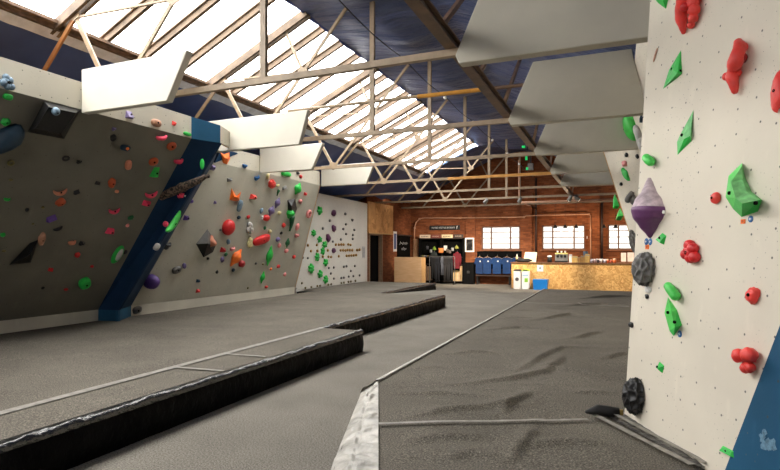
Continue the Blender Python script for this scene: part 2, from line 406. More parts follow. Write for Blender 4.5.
obj('liner_edge', MB().grid(20, 2, lambda a, b: (SLO_X + (SUP_X - SLO_X) * a, SK_Y1 - .02 - .3 * b, SLO_Z + SL * (SUP_X - SLO_X) * a - .05 - .10 * b)), pm('pale_blue_hem', srgb(110, 160, 222), .5), c, True, fix=False)

# roof light: glazing bars, glass, purlins
s = bpy.data.objects.new('window_4', None); COL.objects.link(s); struct(s); s.location = (SLO_X, 0, SLO_Z)
rel = lambda x, y, z: (x - SLO_X, y, z - SLO_Z)
slope = V((SUP_X - SLO_X, 0, SUP_Z - SLO_Z)).normalized(); nrm = V((-slope.z, 0, slope.x))
y = TR[0] - 3.27 * 3; k = 0
while y < SK_Y1 - .1:
    if k % 4:
        p = V(rel(SLO_X - .1, y, SLO_Z - .047)) + nrm * .05; q = V(rel(SUP_X + .3, y, SUP_Z + .14)) + nrm * .05
        b = MB().beam(p, q, .05, .12, nrm); b.beam(p + nrm * .055, q + nrm * .055, .12, .03, nrm); b.beam(p - nrm * .06, q - nrm * .06, .07, .02, nrm)
        if y > SK_Y0: obj('glazing_bar', b, MAT['bar'], s)
    y += 3.27 / 4; k += 1
pp = [V(rel(SLO_X - .2, SK_Y0, SLO_Z - .09)) + nrm * .13, V(rel(SUP_X + .3, SK_Y0, SUP_Z + .14)) + nrm * .13]
obj('glass_pane', MB().prism([pp[0], pp[1], pp[1] + V((0, SK_Y1 - SK_Y0, 0)), pp[0] + V((0, SK_Y1 - SK_Y0, 0))], nrm * .006), MAT['pane'], s)
obj('purlin', MB().box(-.12, SK_Y0 - 1, -.10, .02, SK_Y1, .02).box(-.02, SK_Y0 - 1, -.04, .10, SK_Y1, .01), pm('dark_purlin', srgb(112, 90, 72), .7, var=.3, scale=9), s)
obj('purlin', MB().box(SUP_X - SLO_X + .08, SK_Y0 - 1, SUP_Z - SLO_Z + .1, SUP_X - SLO_X + .2, SK_Y1, SUP_Z - SLO_Z + .26), MAT['girder'], s)

# ================================================================== DAYLIGHT
wd = bpy.data.worlds.new('overcast_sky'); SC.world = wd; wd.use_nodes = True
bg = wd.node_tree.nodes['Background']; bg.inputs['Color'].default_value = (1.0, .966, .898, 1); bg.inputs['Strength'].default_value = SKY
def portal(name, loc, direction, sx, sy):
    l = bpy.data.lights.new(name, 'AREA'); l.shape = 'RECTANGLE'; l.size = sx; l.size_y = sy; l.cycles.is_portal = True
    o = bpy.data.objects.new(name, l); COL.objects.link(o); o.location = loc
    z = -V(direction).normalized(); x = V((0, 1, 0)).cross(z).normalized() if abs(z.y) < .9 else V((1, 0, 0)); yv = z.cross(x)
    o.matrix_world = Matrix.Translation(loc) @ Matrix((x, yv, z)).transposed().to_4x4(); return o
mid = V(((SLO_X + SUP_X) / 2, (SK_Y0 + SK_Y1) / 2, (SLO_Z + SUP_Z) / 2)) + nrm * .3
portal('roof_light_daylight', mid, -nrm, 3.2, SK_Y1 - SK_Y0)
portal('window_daylight', V(((NX0 + NX1) / 2, YN - .4, (NZ0 + NZ1) / 2)), (0, 1, 0), NX1 - NX0 + .3, NZ1 - NZ0 + .3)  # portal for the added window behind the camera
for i, (x0, x1) in enumerate(wins): portal('window_daylight', V(((x0 + x1) / 2, YB + .5, (WZ0 + WZ1) / 2)), (0, -1, 0), x1 - x0 + .4, WZ1 - WZ0 + .4)

# ================================================================== ROOF TRUSSES
CH = H + 2.13; GX = -1.63
def truss(k, y):
    names = ['nearest roof truss, its king post crossing the roof light', 'second roof truss from the camera, under the roof light', 'third roof truss from the camera, under the roof light', 'fourth roof truss from the camera, with warm light coloured into its tie', 'fifth roof truss from the camera', 'sixth roof truss from the camera, before the brick wall', 'farthest roof truss, close to the brick back wall']
    t = thing('roof_truss', names[k], 'truss', (GX, y, CH), 'steel roof trusses along the hall')
    R = lambda x, z: V((x - GX, 0, z + H - CH))
    st = MAT['steel']
    rz = lambda x: 3.47 + SL * (x - SLO_X) - .04
    obj('bottom_chord', MB().beam(R(-10.8, 2.13), R(XR - .1 if k > 3 else 1.0, 2.13), .07, .075, (0, 0, 1)), st, t)
    b = MB()
    for s_ in (-.055, .055): b.beam(R(-8.05, rz(-8.05)) + V((0, s_, 0)), R(-5.45, rz(-5.45)) + V((0, s_, 0)), .05, .15)
    obj('rafter', b, MAT['bar'], t)
    obj('king_post', MB().beam(R(-4.08, 2.1), R(-4.08, 4.53), .085, .06, (0, 1, 0)), st, t)
    warm = pm('orange_brown_brace', srgb(170, 118, 72), .5) if k == 0 else st
    br = [((-8.85, 2.13), (-7.5, rz(-7.5) - .08), .065, warm), ((-7.5, rz(-7.5) - .08), (-6.68, 2.13), .065, st), ((-6.68, 2.13), (-4.62, 4.5), .06, st),
          ((-5.55, 3.43), (-5.95, rz(-5.95) - .05), .05, st), ((-7.4, rz(-7.5) - .1), (-5.55, 3.43), .03, st)]
    for (a, c_, w_, mt) in br: obj('web_brace', MB().beam(R(*a), R(*c_), w_, .035, (0, 1, 0)), mt, t)
    for gx, gz, r in ((-6.68, 2.16, .13), (-7.5, rz(-7.5) - .06, .12), (-5.55, 3.43, .12)):
        n = 6; poly = [R(gx + r * math.cos(a), gz + r * .8 * math.sin(a)) + V((0, -.03, 0)) for a in [2 * math.pi * i / n + .5 for i in range(n)]]
        obj('gusset_plate', MB().prism(poly, (0, .014, 0)), st, t)
    if k == 1:
        obj('tie_pipe', MB().tube([R(-5.9, 2.72), R(-3.2, 2.70)], .03, 10), st, t); obj('tie_pipe', MB().tube([R(-3.2, 2.70), R(-1.95, 2.69)], .036, 10), pm('warm_lit_pipe', srgb(206, 146, 52), .5), t)  # yellow stretch: warm light on the pipe put into its colour
        obj('tie_pipe', MB().tube([R(-1.95, 2.69), R(1.2, 2.67)], .03, 10), MAT['girder'], t)
    if k == 3: obj('warm_lit_tie', MB().beam(R(-4.6, 2.13), R(-1.5, 2.13), .075, .08), pm('warm_light_on_tie', srgb(206, 146, 66), .5), t)  # warm light falling on the tie is put into this orange colour
for k, y in enumerate(TR): truss(k, y)
g = thing('ridge_girder', 'long brown I-section girder running the length of the roof', 'girder', (GX, 10, CH))
o = MB().box(-.062, -15.8, .15, .062, 16.3, .168); obj('top_flange', o, MAT['girder'], g)
obj('bottom_flange', MB().box(-.062, -15.8, .04, .062, 16.3, .058), MAT['girder'], g)
obj('girder_web', MB().box(-.016, -15.8, .058, .016, 16.3, .15), pm('dark_girder_web', srgb(58, 44, 36), .6), g)
for k in range(0, 13):
    y0 = 5.24 - 1.64 + 1.64 * k - 10
    obj('lattice_strut', MB().beam((0, y0, .165), (0, y0 + 1.7, 1.5), .055, .05, (1, 0, 0)), MAT['girder'], g)

# light cable with small lamps
cb = thing('light_cable', 'thin dark cable with small white lamps strung under the roof liner', 'cable', (-3, 4, H + 2.95))
pts = []
for i in range(60):
    y = 3 + i * .32; pts.append((0, y - 4, -.0 - .05 * abs(math.sin((y - 5.55) * math.pi / 2.15))))
obj('cord', MB().tube(pts, .007, 6), MAT['black'], cb)
for i in range(1, 7):
    y = 5.55 + 2.15 * i
    obj('lamp_bulb', MB().ball((0, y - 4, -.03), (.032, .032, .036)), MAT['white'], cb, True)

# ================================================================== WHITE BOARDS UNDER THE TRUSSES
def baffle(name, label, poly_xz, y, th, mt, group):
    o = MB().prism([(x, y, z) for x, z in poly_xz], (0, th, 0), 0)
    ob = obj(name, o, [mt]); bevel(ob, .008, 1); tag(ob, label, 'panel', group); return ob
ZB, ZTp = H + 1.945, H + 2.56
gl = 'white boards bracing the left climbing walls'
for lab, y, xl, xb, xt in (('white tapered board over the dark overhang, nearest of the left row', 5.3, -6.98, -5.39, -5.04), ('long white tapered board behind the top of the blue arete', 8.42, -8.25, -5.36, -5.17),
                       ('third white tapered board of the left row, above purple holds', 11.15, -8.25, -6.74, -6.43), ('farthest white tapered board of the left row', 14.2, -8.25, -6.74, -6.46)):
    baffle('ceiling_board', lab, [(xl, ZB), (xb, ZB), (xt, ZTp), (xl, ZTp)], y, .11, MAT['baffle'], gl)
gr = 'grey-white boards hung above the right climbing wall'
for lab, y, xr in (('nearest and largest grey-white board at top right', 5.42, 1.0), ('second grey-white board of the right row', 8.42, .3), ('third grey-white board of the right row, left edge slanted', 11.3, .3), ('fourth grey-white board of the right row', 14.25, .05), ('farthest grey-white board of the right row', 17.0, .2)):
    zt = H + 2.89
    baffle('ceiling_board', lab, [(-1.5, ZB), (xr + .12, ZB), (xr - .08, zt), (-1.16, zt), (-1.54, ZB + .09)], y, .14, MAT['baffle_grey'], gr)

# ================================================================== CLIMBING WALLS
PLANES = {}
def plane(key, p0, p1, p2):
    p0, p1, p2 = V(p0), V(p1), V(p2); n = (p1 - p0).cross(p2 - p0).normalized()
    if n.dot(CAM - p0) < 0: n = -n
    b = (UP - n * n.z).normalized(); a = b.cross(n); PLANES[key] = (p0, a, b, n); return PLANES[key]
def panel(name, poly, key_or_n, mats, parent, th=.06, edge=None):
    P = PLANES[key_or_n] if isinstance(key_or_n, str) else None
    n = P[3] if P else V(key_or_n)
    a, b = (P[1], P[2]) if P else ((UP - n * n.z).normalized().cross(n), (UP - n * n.z).normalized())
    o = MB().prism(poly, -n * th, 0, 1)
    return obj(name, o, [mats, edge or (mats if mats in (MAT['blue'], MAT['blue_chalk_or_sun'], MAT['kick']) else MAT['ply_edge'])], parent, uv=(a, b))
XK, XA, ZK, ZC, ZH = -9.15, -7.0, .555, H + 2.0, H + 2.39
ZM = .33
plane('A', (XK, 0, ZK), (XK, 5, ZK), (XA, 0, ZC))
wa = thing('climbing_wall', 'steep dark grey overhanging climbing wall at far left', 'climbing wall', (0, 0, 0), 'left climbing walls')
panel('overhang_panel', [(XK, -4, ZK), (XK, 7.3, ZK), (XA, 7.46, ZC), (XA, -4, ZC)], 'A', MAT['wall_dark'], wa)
nA = PLANES['A'][3] * .275; plane('AV', V((XK, 0, ZK)) + nA, V((XK, 5, ZK)) + nA, V((XA, 0, ZC)) + nA)
plane('HA', (XA, 0, ZC), (XA, 5, ZC), (XA, 0, ZH))
panel('headboard', [(XA, -4, ZC), (XA, 7.46, ZC), (XA, 7.46, ZH), (XA, -4, ZH)], 'HA', MAT['head'], wa, .08)
panel('kickboard', [(XK, -4, ZM - .3), (XK, 7.3, ZM - .3), (XK, 7.3, ZK), (XK, -4, ZK)], (1, 0, 0), MAT['kick'], wa)

b0, b1 = V((-8.7, 7.37, ZK)), V((-6.8, 7.99, ZC)); a0, a1 = V((XK, 7.3, ZK)), V((XA, 7.46, ZC))
c0, c1 = V((XK, 8.06, ZK)), V((-8.27, 9.5, ZC - .03)); XBt = -8.27; ZCB = ZC - .03
plane('BL', a0, (a1 + b1) / 2, b0); plane('BL2', b0, b1, (c0 + c1) / 2)
wb = thing('climbing_wall', 'dark blue leaning arete between the dark overhang and the grey wall', 'climbing wall', (0, 0, 0), 'left climbing walls')
def tri_solid(quads, n, th):
    m_ = MB()
    for q in quads: m_.prism(q, -V(n) * th, 0)
    return m_
nb = PLANES['BL'][3]
obj('arete_face', tri_solid([[a0, b0, b1], [a0, b1, a1]], nb, .05), MAT['blue'], wb, uv=(PLANES['BL'][1], PLANES['BL'][2]))
nb2 = PLANES['BL2'][3]
obj('side_face', tri_solid([[b0, c0, b1], [c0, c1, b1]], nb2, .05), MAT['blue'], wb, uv=(PLANES['BL2'][1], PLANES['BL2'][2]))
zz = lambda p, z: V((p.x, p.y, z))
plane('HBL', a1, b1, zz(a1, ZH))
panel('headboard', [a1, b1, zz(b1, ZH - .06), zz(a1, ZH)], 'HBL', MAT['blue_chalk_or_sun'], wb, .06)
ret = V((-6.94, 8.42, ZC)); plane('HBR', b1, ret, zz(b1, ZH))
panel('return_panel', [b1, ret, zz(ret, ZH - .08), zz(b1, ZH - .06)], 'HBR', MAT['head'], wb, .05)
panel('side_headboard', [c1, V((-8.27, 10.3, ZCB + .34)), V((-8.27, 9.4, ZCB + .36)), V((-7.6, 8.9, ZCB + .1))], (V((-8.27, 10.3, ZCB + .34)) - c1).cross(V((-7.6, 8.9, ZCB + .1)) - c1).normalized() * -1, MAT['blue'], wb, .03)
for _kb in (0,): panel('kickboard', [zz(a0, 0.02), zz(b0, 0.02), b0, a0], ((b0 - a0).cross(UP)).normalized(), MAT['blue_chalk_or_sun'], wb, .05)  # lighter blue puts sunlight on both arete kickboards into the paint
panel('kickboard', [zz(b0, 0.02), zz(c0, 0.02), c0, b0], ((c0 - b0).cross(UP)).normalized(), MAT['blue_chalk_or_sun'], wb, .05)

plane('B', c0, (XK, 14.2, ZK), (XBt, 14.2, ZCB))
wc = thing('climbing_wall', 'grey gently overhanging climbing wall right of the blue arete', 'climbing wall', (0, 0, 0), 'left climbing walls')
panel('overhang_panel', [c0, (XK, 14.2, ZK), (XBt, 14.2, ZCB), c1], 'B', MAT['wall_mid'], wc)
plane('HB', (XBt, 9, ZCB), (XBt, 14, ZCB), (XBt, 9, ZCB + .4))
panel('headboard', [c1, (XBt, 14.2, ZCB), (XBt, 14.2, ZCB + .41), (XBt, 10.0, ZCB + .41)], 'HB', MAT['head'], wc, .07)
panel('kickboard', [(XK, 8.06, .03), (XK, 14.2, .03), (XK, 14.2, ZK), (XK, 8.06, ZK)], (1, 0, 0), MAT['kick'], wc)
panel('return_panel', [(XK, 14.2, .03), (XS, 14.2, .03), (XS, 14.2, ZCB + .41), (XBt, 14.2, ZCB + .41), (XBt, 14.2, ZCB), (XK, 14.2, ZK)], (0, 1, 0), MAT['head'], wc, .05)
plane('C', (XS, 15, 0), (XS, 20, 0), (XS, 15, 2))
wcc = thing('climbing_wall', 'upright white climbing wall at the far end, beside the doorway', 'climbing wall', (0, 0, 0), 'left climbing walls')
panel('upright_panel', [(XS, 14.25, .03), (XS, 21.1, .03), (XS, 21.1, H + 2.03), (XS, 14.25, H + 2.1)], 'C', MAT['wall_far'], wcc, .1)

# right-hand boulder: bright near face with its blue facet, and the two rear faces
Pc = V((.07, 4.80, ZM)); tt = V((.417, -.909, 0)).normalized(); nh = V((-.909, -.417, 0)).normalized()
lean = .216 / 3.4
def near_pt(s_, z): return Pc + tt * s_ - nh * lean * (z - ZM) + UP * (z - ZM)
plane('R', near_pt(0, ZM), near_pt(2, ZM), near_pt(0, 3))
pr = PLANES['R']
wr_ = thing('climbing_wall', 'bright white slab climbing wall filling the right edge of view', 'climbing wall', (0, 0, 0), 'right boulder walls')
q0 = on_plane(725, 470, pr[0], pr[3]); q1 = on_plane(780, 325, pr[0], pr[3])
dq = (q1 - q0); lo = q0 - dq * ((q0.z - ZM) / dq.z); hi = q0 + dq * ((2.6 - q0.z) / dq.z)
panel('slab_panel', [near_pt(0, ZM), lo, hi, near_pt((hi - Pc).dot(tt), 3.9), near_pt(0, 3.9)], 'R', MAT['wall_white'], wr_)
far = near_pt(3.2, ZM) + nh * .25; far2 = near_pt(3.2, 2.6) + nh * .1
plane('RB', lo, far, hi)
obj('blue_facet', tri_solid([[lo, far, hi], [far, far2, hi]], PLANES['RB'][3], .05), MAT['blue_chalk_or_sun'], wr_, uv=(PLANES['RB'][1], PLANES['RB'][2]))
ck = MB(); cq = on_plane(769, 443, PLANES['RB'][0], PLANES['RB'][3]); R_ = random.Random(5)
for k in range(9):
    ce = cq + PLANES['RB'][1] * R_.gauss(0, .035) + PLANES['RB'][2] * R_.gauss(0, .022) + PLANES['RB'][3] * (.001 + .0004 * k); n_ = 9
    ck.prism([ce + (PLANES['RB'][1] * math.cos(t) * 1.3 + PLANES['RB'][2] * math.sin(t)) * (.012 + .018 * R_.random()) for t in [2 * math.pi * i / n_ for i in range(n_)]], PLANES['RB'][3] * .0004)
obj('chalk_smudge', ck, pm('chalk_mark', srgb(96, 130, 152), .95, var=.3, scale=40), wr_)
wq = thing('climbing_wall', 'white overhanging wall half hidden behind the bright slab', 'climbing wall', (0, 0, 0), 'right boulder walls')
rx = lambda off, z: off - .29 * (z - H)
plane('Q1', (rx(1.04, ZM), 6, ZM), (rx(1.04, ZM), 11, ZM), (rx(1.04, 4), 6, 4)); plane('Q2', (rx(1.04, ZM), 12.1, ZM), (rx(.43, ZM), 14.1, ZM), (rx(1.04, 4.6), 12.1, 4.6))
zt = H + 2.7
panel('near_overhang_panel', [(rx(1.04, ZM), 5.3, ZM), (rx(1.04, ZM), 12.1, ZM), (rx(1.04, zt), 12.1, zt), (rx(1.04, zt), 5.3, zt)], 'Q1', MAT['wall_white'], wq)
panel('far_overhang_panel', [(rx(1.04, ZM), 12.1, ZM), (rx(.43, ZM), 14.1, ZM), (rx(.43, zt), 14.1, zt), (rx(1.04, zt), 12.1, zt)], 'Q2', MAT['wall_white'], wq)
panel('end_panel', [(rx(.43, ZM), 14.1, ZM), (3, 14.2, ZM), (3, 14.2, zt), (rx(.43, zt), 14.1, zt)], (0, 1, 0), MAT['head'], wq, .05)

# ================================================================== CRASH MATS
def mat_top(name, x0f, x1f, y0, y1, z, nu, nv, amp, parent, mt, seed):
    def fn(a, b):
        y = y0 + (y1 - y0) * b; xa, xb = x0f(y), x1f(y); x = xa + (xb - xa) * a
        e = min(1, 6 * a, 6 * (1 - a)) * min(1, 12 * b, 12 * (1 - b))
        r = 0
        if amp:
            w_ = noise.noise(V((x * .55 + .35 * y, y * 1.5 - .5 * x, seed)))
            r = amp * (1 - abs(w_) * 2.4) ** 3 if abs(w_) < .41 else 0
            r += amp * .35 * noise.noise(V((x * .8, y * 2.8, seed + 4))) + amp * .3 * noise.noise(V((x * .4, y * .7, seed + 8)))
        return (x, y, z + e * r)
    return obj(name, MB().grid(nu, nv, fn), mt, parent, True, fix=False)
def vinyl_side(name, pts, z0, z1, parent, mt, seed, bulge=.02, n=60, lip=.0):
    """a wrinkled vinyl side running along the polyline pts (xy), from floor z0 to z1"""
    L = [0]
    for p, q in zip(pts, pts[1:]): L.append(L[-1] + math.hypot(q[0] - p[0], q[1] - p[1]))
    def at(s_):
        s_ *= L[-1]
        for i in range(len(pts) - 1):
            if s_ <= L[i + 1] + 1e-6:
                t = (s_ - L[i]) / (L[i + 1] - L[i]); p, q = V(pts[i]), V(pts[i + 1]); d_ = (q - p).normalized()
                return p.lerp(q, t), V((d_.y, -d_.x))
    def fn(a, b):
        p, nn = at(a); y = a * L[-1]
        w_ = bulge * (math.sin(math.pi * min(b, .9)) * (1 + .8 * noise.noise(V((y * 3, b * 1.2, seed)))) + .5 * noise.noise(V((y * 7, b * 2.5, seed + 2))))
        rnd = .03 * max(0, (b - .8) / .2) ** 2
        return (p.x + nn.x * (w_ - rnd), p.y + nn.y * (w_ - rnd), z0 + (z1 - z0) * b + .012 * noise.noise(V((y * 5, 3, seed))) * b)
    return obj(name, MB().grid(int(L[-1] * n / 6) + 2, 10, fn), mt, parent, True, fix=False)
ZT2 = .345
def const(c_): return lambda y: c_
def crash_mat(label, x0, x1, y0, y1, seed, cat='crash mat', end=True, amp=.012, by=None):
    t = thing('crash_mat', label, cat, (0, 0, 0), 'crash mats on the left')
    mat_top('carpet_top', const(x0), (lambda y: x1 - .005 if by and y < by else x1 - .10), y0, y1, ZT2, 40, int((y1 - y0) * 10), amp, t, MAT['matt'], seed)
    yb_ = by or y0
    def band(a, b):
        y = yb_ + (y1 - yb_) * b; wv = noise.noise(V((y * 5 + a * 2, a * 1.5, seed))); edge = .05 * abs(fnoise(y * 1.2, 0, 1, seed))
        if a < .5: return (x1 - .12 - edge + (.07 + edge) * a * 2, y, ZT2 + .004 + .018 * a * 2 * (.6 + wv))
        t_ = (a - .5) * math.pi; r = .05 + .008 * noise.noise(V((y * 9, a, seed)))
        return (x1 - .05 + r * math.sin(t_) + .006, y, ZT2 - .046 + r * math.cos(t_) + .018 * (.6 + wv) * (1 - (a - .5) * 2))
    obj('vinyl_band', MB().grid(12, int((y1 - yb_) * 22), band), MAT['band'], t, True, fix=False)
    pts = [(x1, y0), (x1, y1)] + ([(x0, y1)] if end else [])
    vinyl_side('vinyl_side', pts, 0.002, ZT2 - .035, t, MAT['vinyl'], seed)
    obj('foam_core', MB().box(x0, y0, 0.004, x1 - .06, y1 - .06, ZT2 - .05), MAT['black'], t)
    return t
m1 = crash_mat('wide charcoal crash mat along the left climbing walls', XK + .02, -4.66, -3, 15.35, 3, by=8.1)
m2 = crash_mat('narrow charcoal crash mat strip with black side at lower left', -4.65, -3.9, -3, 8.12, 8)
m3 = crash_mat('small far crash mat in front of the white end wall', -9.9, -6.75, 15.42, 20.9, 12)
tp = MB()
def tape(pts, w, z, name, label, mt=None):
    def fn(a, b):
        i = min(int(b * (len(pts) - 1)), len(pts) - 2); t = b * (len(pts) - 1) - i
        p, q = V(pts[i]), V(pts[i + 1]); c_ = p.lerp(q, t); d_ = (q - p).normalized(); nn = V((-d_.y, d_.x))
        o = c_ + nn * (a - .5) * w * (1 + .25 * fnoise(c_.x * 6, c_.y * 6)); return (o.x, o.y, z(o.x, o.y) if callable(z) else z)
    ob = obj(name, MB().grid(2, 60 * (len(pts) - 1), fn), mt or MAT['tape'], None, True, fix=False); tag(ob, label, 'tape', 'pale seam strips on the mats'); return ob
tape([(-4.68, -2.9), (-4.68, 8.1)], .105, ZT2 + .010, 'seam_strip', 'long pale seam strip running along the left mat')
tape([(-4.62, 4.70), (-4.0, 4.76)], .05, ZT2 + .016, 'seam_strip', 'short pale cross seam on the narrow left mat, nearer one')
tape([(-4.62, 5.56), (-4.05, 5.60)], .05, ZT2 + .016, 'seam_strip', 'short pale cross seam on the narrow left mat, farther one')
rp = MB().hexa([(-6.72, 15.42, 0.004), (-4.7, 15.42, 0.004), (-3.9, 21.4, 0.004), (-6.72, 21.4, .004), (-6.72, 15.42, .32), (-6.2, 15.42, .30), (-6.2, 21.4, .04), (-6.72, 21.4, .05)])
tag(obj('carpet_ramp', rp, MAT['carpet']), 'grey carpeted ramp behind the long left mat', 'ramp')

# right mat
MY0, MY1 = -2.0, 19.4
def xc(y):
    return -2.28 if y > 5.04 else -2.25 + (5.04 - y) * .447
def xo(y):
    return -2.30 if y > 4.75 else -2.29 + (4.75 - y) * .36
rm = thing('crash_mat', 'large wrinkled charcoal mat covering the right half of the floor', 'crash mat', (0, 0, 0))
FOLDS = []
def add_fold(px, amp, s1=.035, s2=.13):
    pts = [V((onZ(u, v, ZT2).x, onZ(u, v, ZT2).y)) for u, v in px]; out = []
    for i in range(len(pts) - 1):
        for k in range(4): out.append(pts[i].lerp(pts[i + 1], k / 4))
    out.append(pts[-1])
    for i, q in enumerate(out): q += V((noise.noise(V((i * .6, q.x, 3))), noise.noise(V((i * .6, q.x, 8))))) * .05
    L = sum((b_ - a_).length for a_, b_ in zip(out, out[1:])); segs = []; acc = 0
    for a_, b_ in zip(out, out[1:]):
        l = (b_ - a_).length; segs.append((a_, (b_ - a_) / l, l, acc)); acc += l
    r = s2 * 3; FOLDS.append((segs, L, amp, s1, s2, min(q.x for q in out) - r, max(q.x for q in out) + r, min(q.y for q in out) - r, max(q.y for q in out) + r))
for px, amp in (([(498, 413), (515, 399), (533, 389)], .055), ([(455, 383), (500, 379), (546, 372), (563, 354)], .05), ([(428, 323), (485, 318), (540, 318)], .05), ([(415, 340), (440, 339), (470, 342)], .04), ([(383, 393), (447, 392), (490, 394)], .035),
                ([(512, 373), (561, 347), (594, 347)], .05), ([(390, 417), (462, 408), (526, 403)], .04), ([(508, 462), (524, 440), (540, 424)], .045), ([(520, 445), (570, 440), (620, 443)], .035), ([(580, 298.5), (605, 297), (632, 296)], .07), ([(570, 339), (602, 331)], .05),
                ([(538, 366), (580, 371), (625, 380)], .045), ([(444, 354), (470, 352), (500, 353)], .04), ([(390, 444), (439, 436), (498, 437)], .035), ([(533, 320), (569, 314), (618, 319)], .05), ([(400, 370), (425, 366), (452, 367)], .03), ([(470, 331), (520, 327), (560, 330)], .045),
                ([(560, 400), (590, 392), (622, 392)], .035), ([(600, 360), (628, 352)], .04), ([(440, 458), (470, 452), (505, 459)], .035), ([(455, 311), (500, 309), (560, 312)], .045), ([(560, 306), (600, 304), (630, 306)], .05), ([(480, 302), (520, 300)], .04), ([(388, 460), (420, 455), (440, 461)], .03)):
    add_fold(px, amp)
def ripple(x, y):
    q, s_ = .92 * y - .36 * x, .92 * x + .39 * y; r = 0
    for segs, L, amp, s1, s2, xa_, xb_, ya_, yb_ in FOLDS:
        if xa_ < x < xb_ and ya_ < y < yb_:
            best = None
            for (a_, d_, l, acc) in segs:
                wx, wy = x - a_.x, y - a_.y; t = min(l, max(0, wx * d_.x + wy * d_.y)); ex, ey = wx - d_.x * t, wy - d_.y * t; dd = ex * ex + ey * ey
                if best is None or dd < best[0]: best = (dd, (acc + t) / L, d_.x * wy - d_.y * wx)
            t = math.sqrt(best[0]); s3 = s1 if best[2] < 0 else s2
            r = max(r, 0) + amp * math.sin(math.pi * min(.97, max(.03, best[1]))) ** .6 * math.exp(-(t / s3) ** 1.5)
    d_ = (x - .07) * -.909 + (y - 4.80) * -.417
    fade = min(1, max(0, (d_ - .2) / .4)) if y < 5.4 else 1
    return fade * (r + .02 * noise.noise(V((x * .4, y * .6, 9))) + .012 * noise.noise(V((s_ * .6, q * 2.6, 3))) + .006 * noise.noise(V((s_ * 1.4, q * 6, 5))))
YS = [MY0 + 4 * i / 40 for i in range(40)] + [2 + 8 * i / 380 for i in range(380)] + [10 + (MY1 - 10) * i / 260 for i in range(261)]
def rfn(a, b):
    y = YS[round(b * (len(YS) - 1))]; xa = xc(y); x = xa + (3.2 - xa) * a ** 1.2
    e = min(1, (x - xa) * 1.6) * min(1, (MY1 - y) * 1.5)
    r = ripple(x, y)
    return (x, y, ZT2 - .012 + e * r)
obj('carpet_top', MB().grid(170, len(YS) - 1, rfn), MAT['matt'], rm, True, fix=False)
def sfn(a, b):
    y = MY0 + (5.04 - MY0) * b; x = xc(y) + (xo(y) - .02 - xc(y)) * a
    z = ZT2 - .0 + (.022 * noise.noise(V((y * 14, a * 1.2, 1))) + .02 * noise.noise(V((y * 7 + a * 3, a * 2.5, 5)))) * (math.sin(math.pi * a) * .8 + .25) - .06 * a ** 3 - .012 * max(0, 1 - abs(a - .52) * 14)
    return (x, y, z)
obj('vinyl_edge', MB().grid(24, 420, sfn), MAT['silver'], rm, True, fix=False)
vinyl_side('vinyl_side', [(xo(y_) - .02, y_) for y_ in (MY1, 12, 5.2, 4.75)], .002, ZT2 - .0, rm, MAT['silver'], 5, .012, 40)
vinyl_side('vinyl_side', [(xo(y_) - .02, y_) for y_ in (4.75, 2, MY0)], .002, ZT2 - .05, rm, MAT['vinyl'], 6, .015, 40)
obj('far_side', MB().box(-2.25, MY1 - .02, .003, 3.2, MY1, ZT2 - .02), MAT['vinyl'], rm)
ed = [(xc(y_) + .01, y_) for y_ in (5.06, 8, 11, 14, 17, 19.3)]
tape(ed, .034, ZT2 + .012, 'edge_strip', 'long pale worn strip along the left edge of the right mat', MAT['silver'])
hz = .06
def right_z(x, y):
    xa = xc(y); e = min(1, (x - xa) * 1.6) * min(1, (MY1 - y) * 1.5)
    return ZT2 - .012 + e * ripple(x, y) + .024
tape([(-1.69, 3.79), (-.2, 4.54)], .045, right_z, 'seam_strip', 'pale seam strip crossing the right mat toward the white slab')
tape([(-2.2, 14.0), (.3, 13.9)], .05, right_z, 'seam_strip', 'faint pale seam across the far end of the right mat')
P2 = lambda u, v: tuple(onZ(u, v, ZT2))[:2]
tape([P2(592, 416), P2(692, 468)], .05, lambda x, y: right_z(x, y) + .012, 'seam_strip', 'pale seam strip beside the foot of the white slab, outer one')
tape([P2(606, 414), P2(706, 469)], .04, lambda x, y: right_z(x, y) + .03, 'seam_strip', 'pale seam strip beside the foot of the white slab, inner one')
def afn(a, b):
    q = V(P2(600, 413)).lerp(V(P2(698, 468)), b).lerp(V(P2(621, 411)).lerp(V(P2(712, 468)), b), a); w_ = .018 * noise.noise(V((b * 22, a * 2, 3))) * math.sin(math.pi * a)
    return (q.x, q.y, right_z(q.x, q.y) - .002 + max(-.003, w_))
obj('vinyl_apron', MB().grid(8, 70, afn), MAT['apron'], rm, True, fix=False)
st_ = thing('strap', 'black rolled strap lying on the mat at the foot of the white slab', 'strap', (0, 0, 0))
pz = [onZ(u, v, ZT2 + .05) for u, v in ((586, 412), (598, 410), (610, 411.5), (619, 412))]
obj('strap_roll', MB().tube(pz, [.012, .045, .045, .035], 10), MAT['black'], st_, True)
obj('buckle', MB().tube([onZ(u, v, ZT2 + .05) for u, v in ((617, 412), (623, 412.5))], [.02, .026], 8), pm('brass', srgb(188, 160, 92), .4, metal=.6), st_, True)
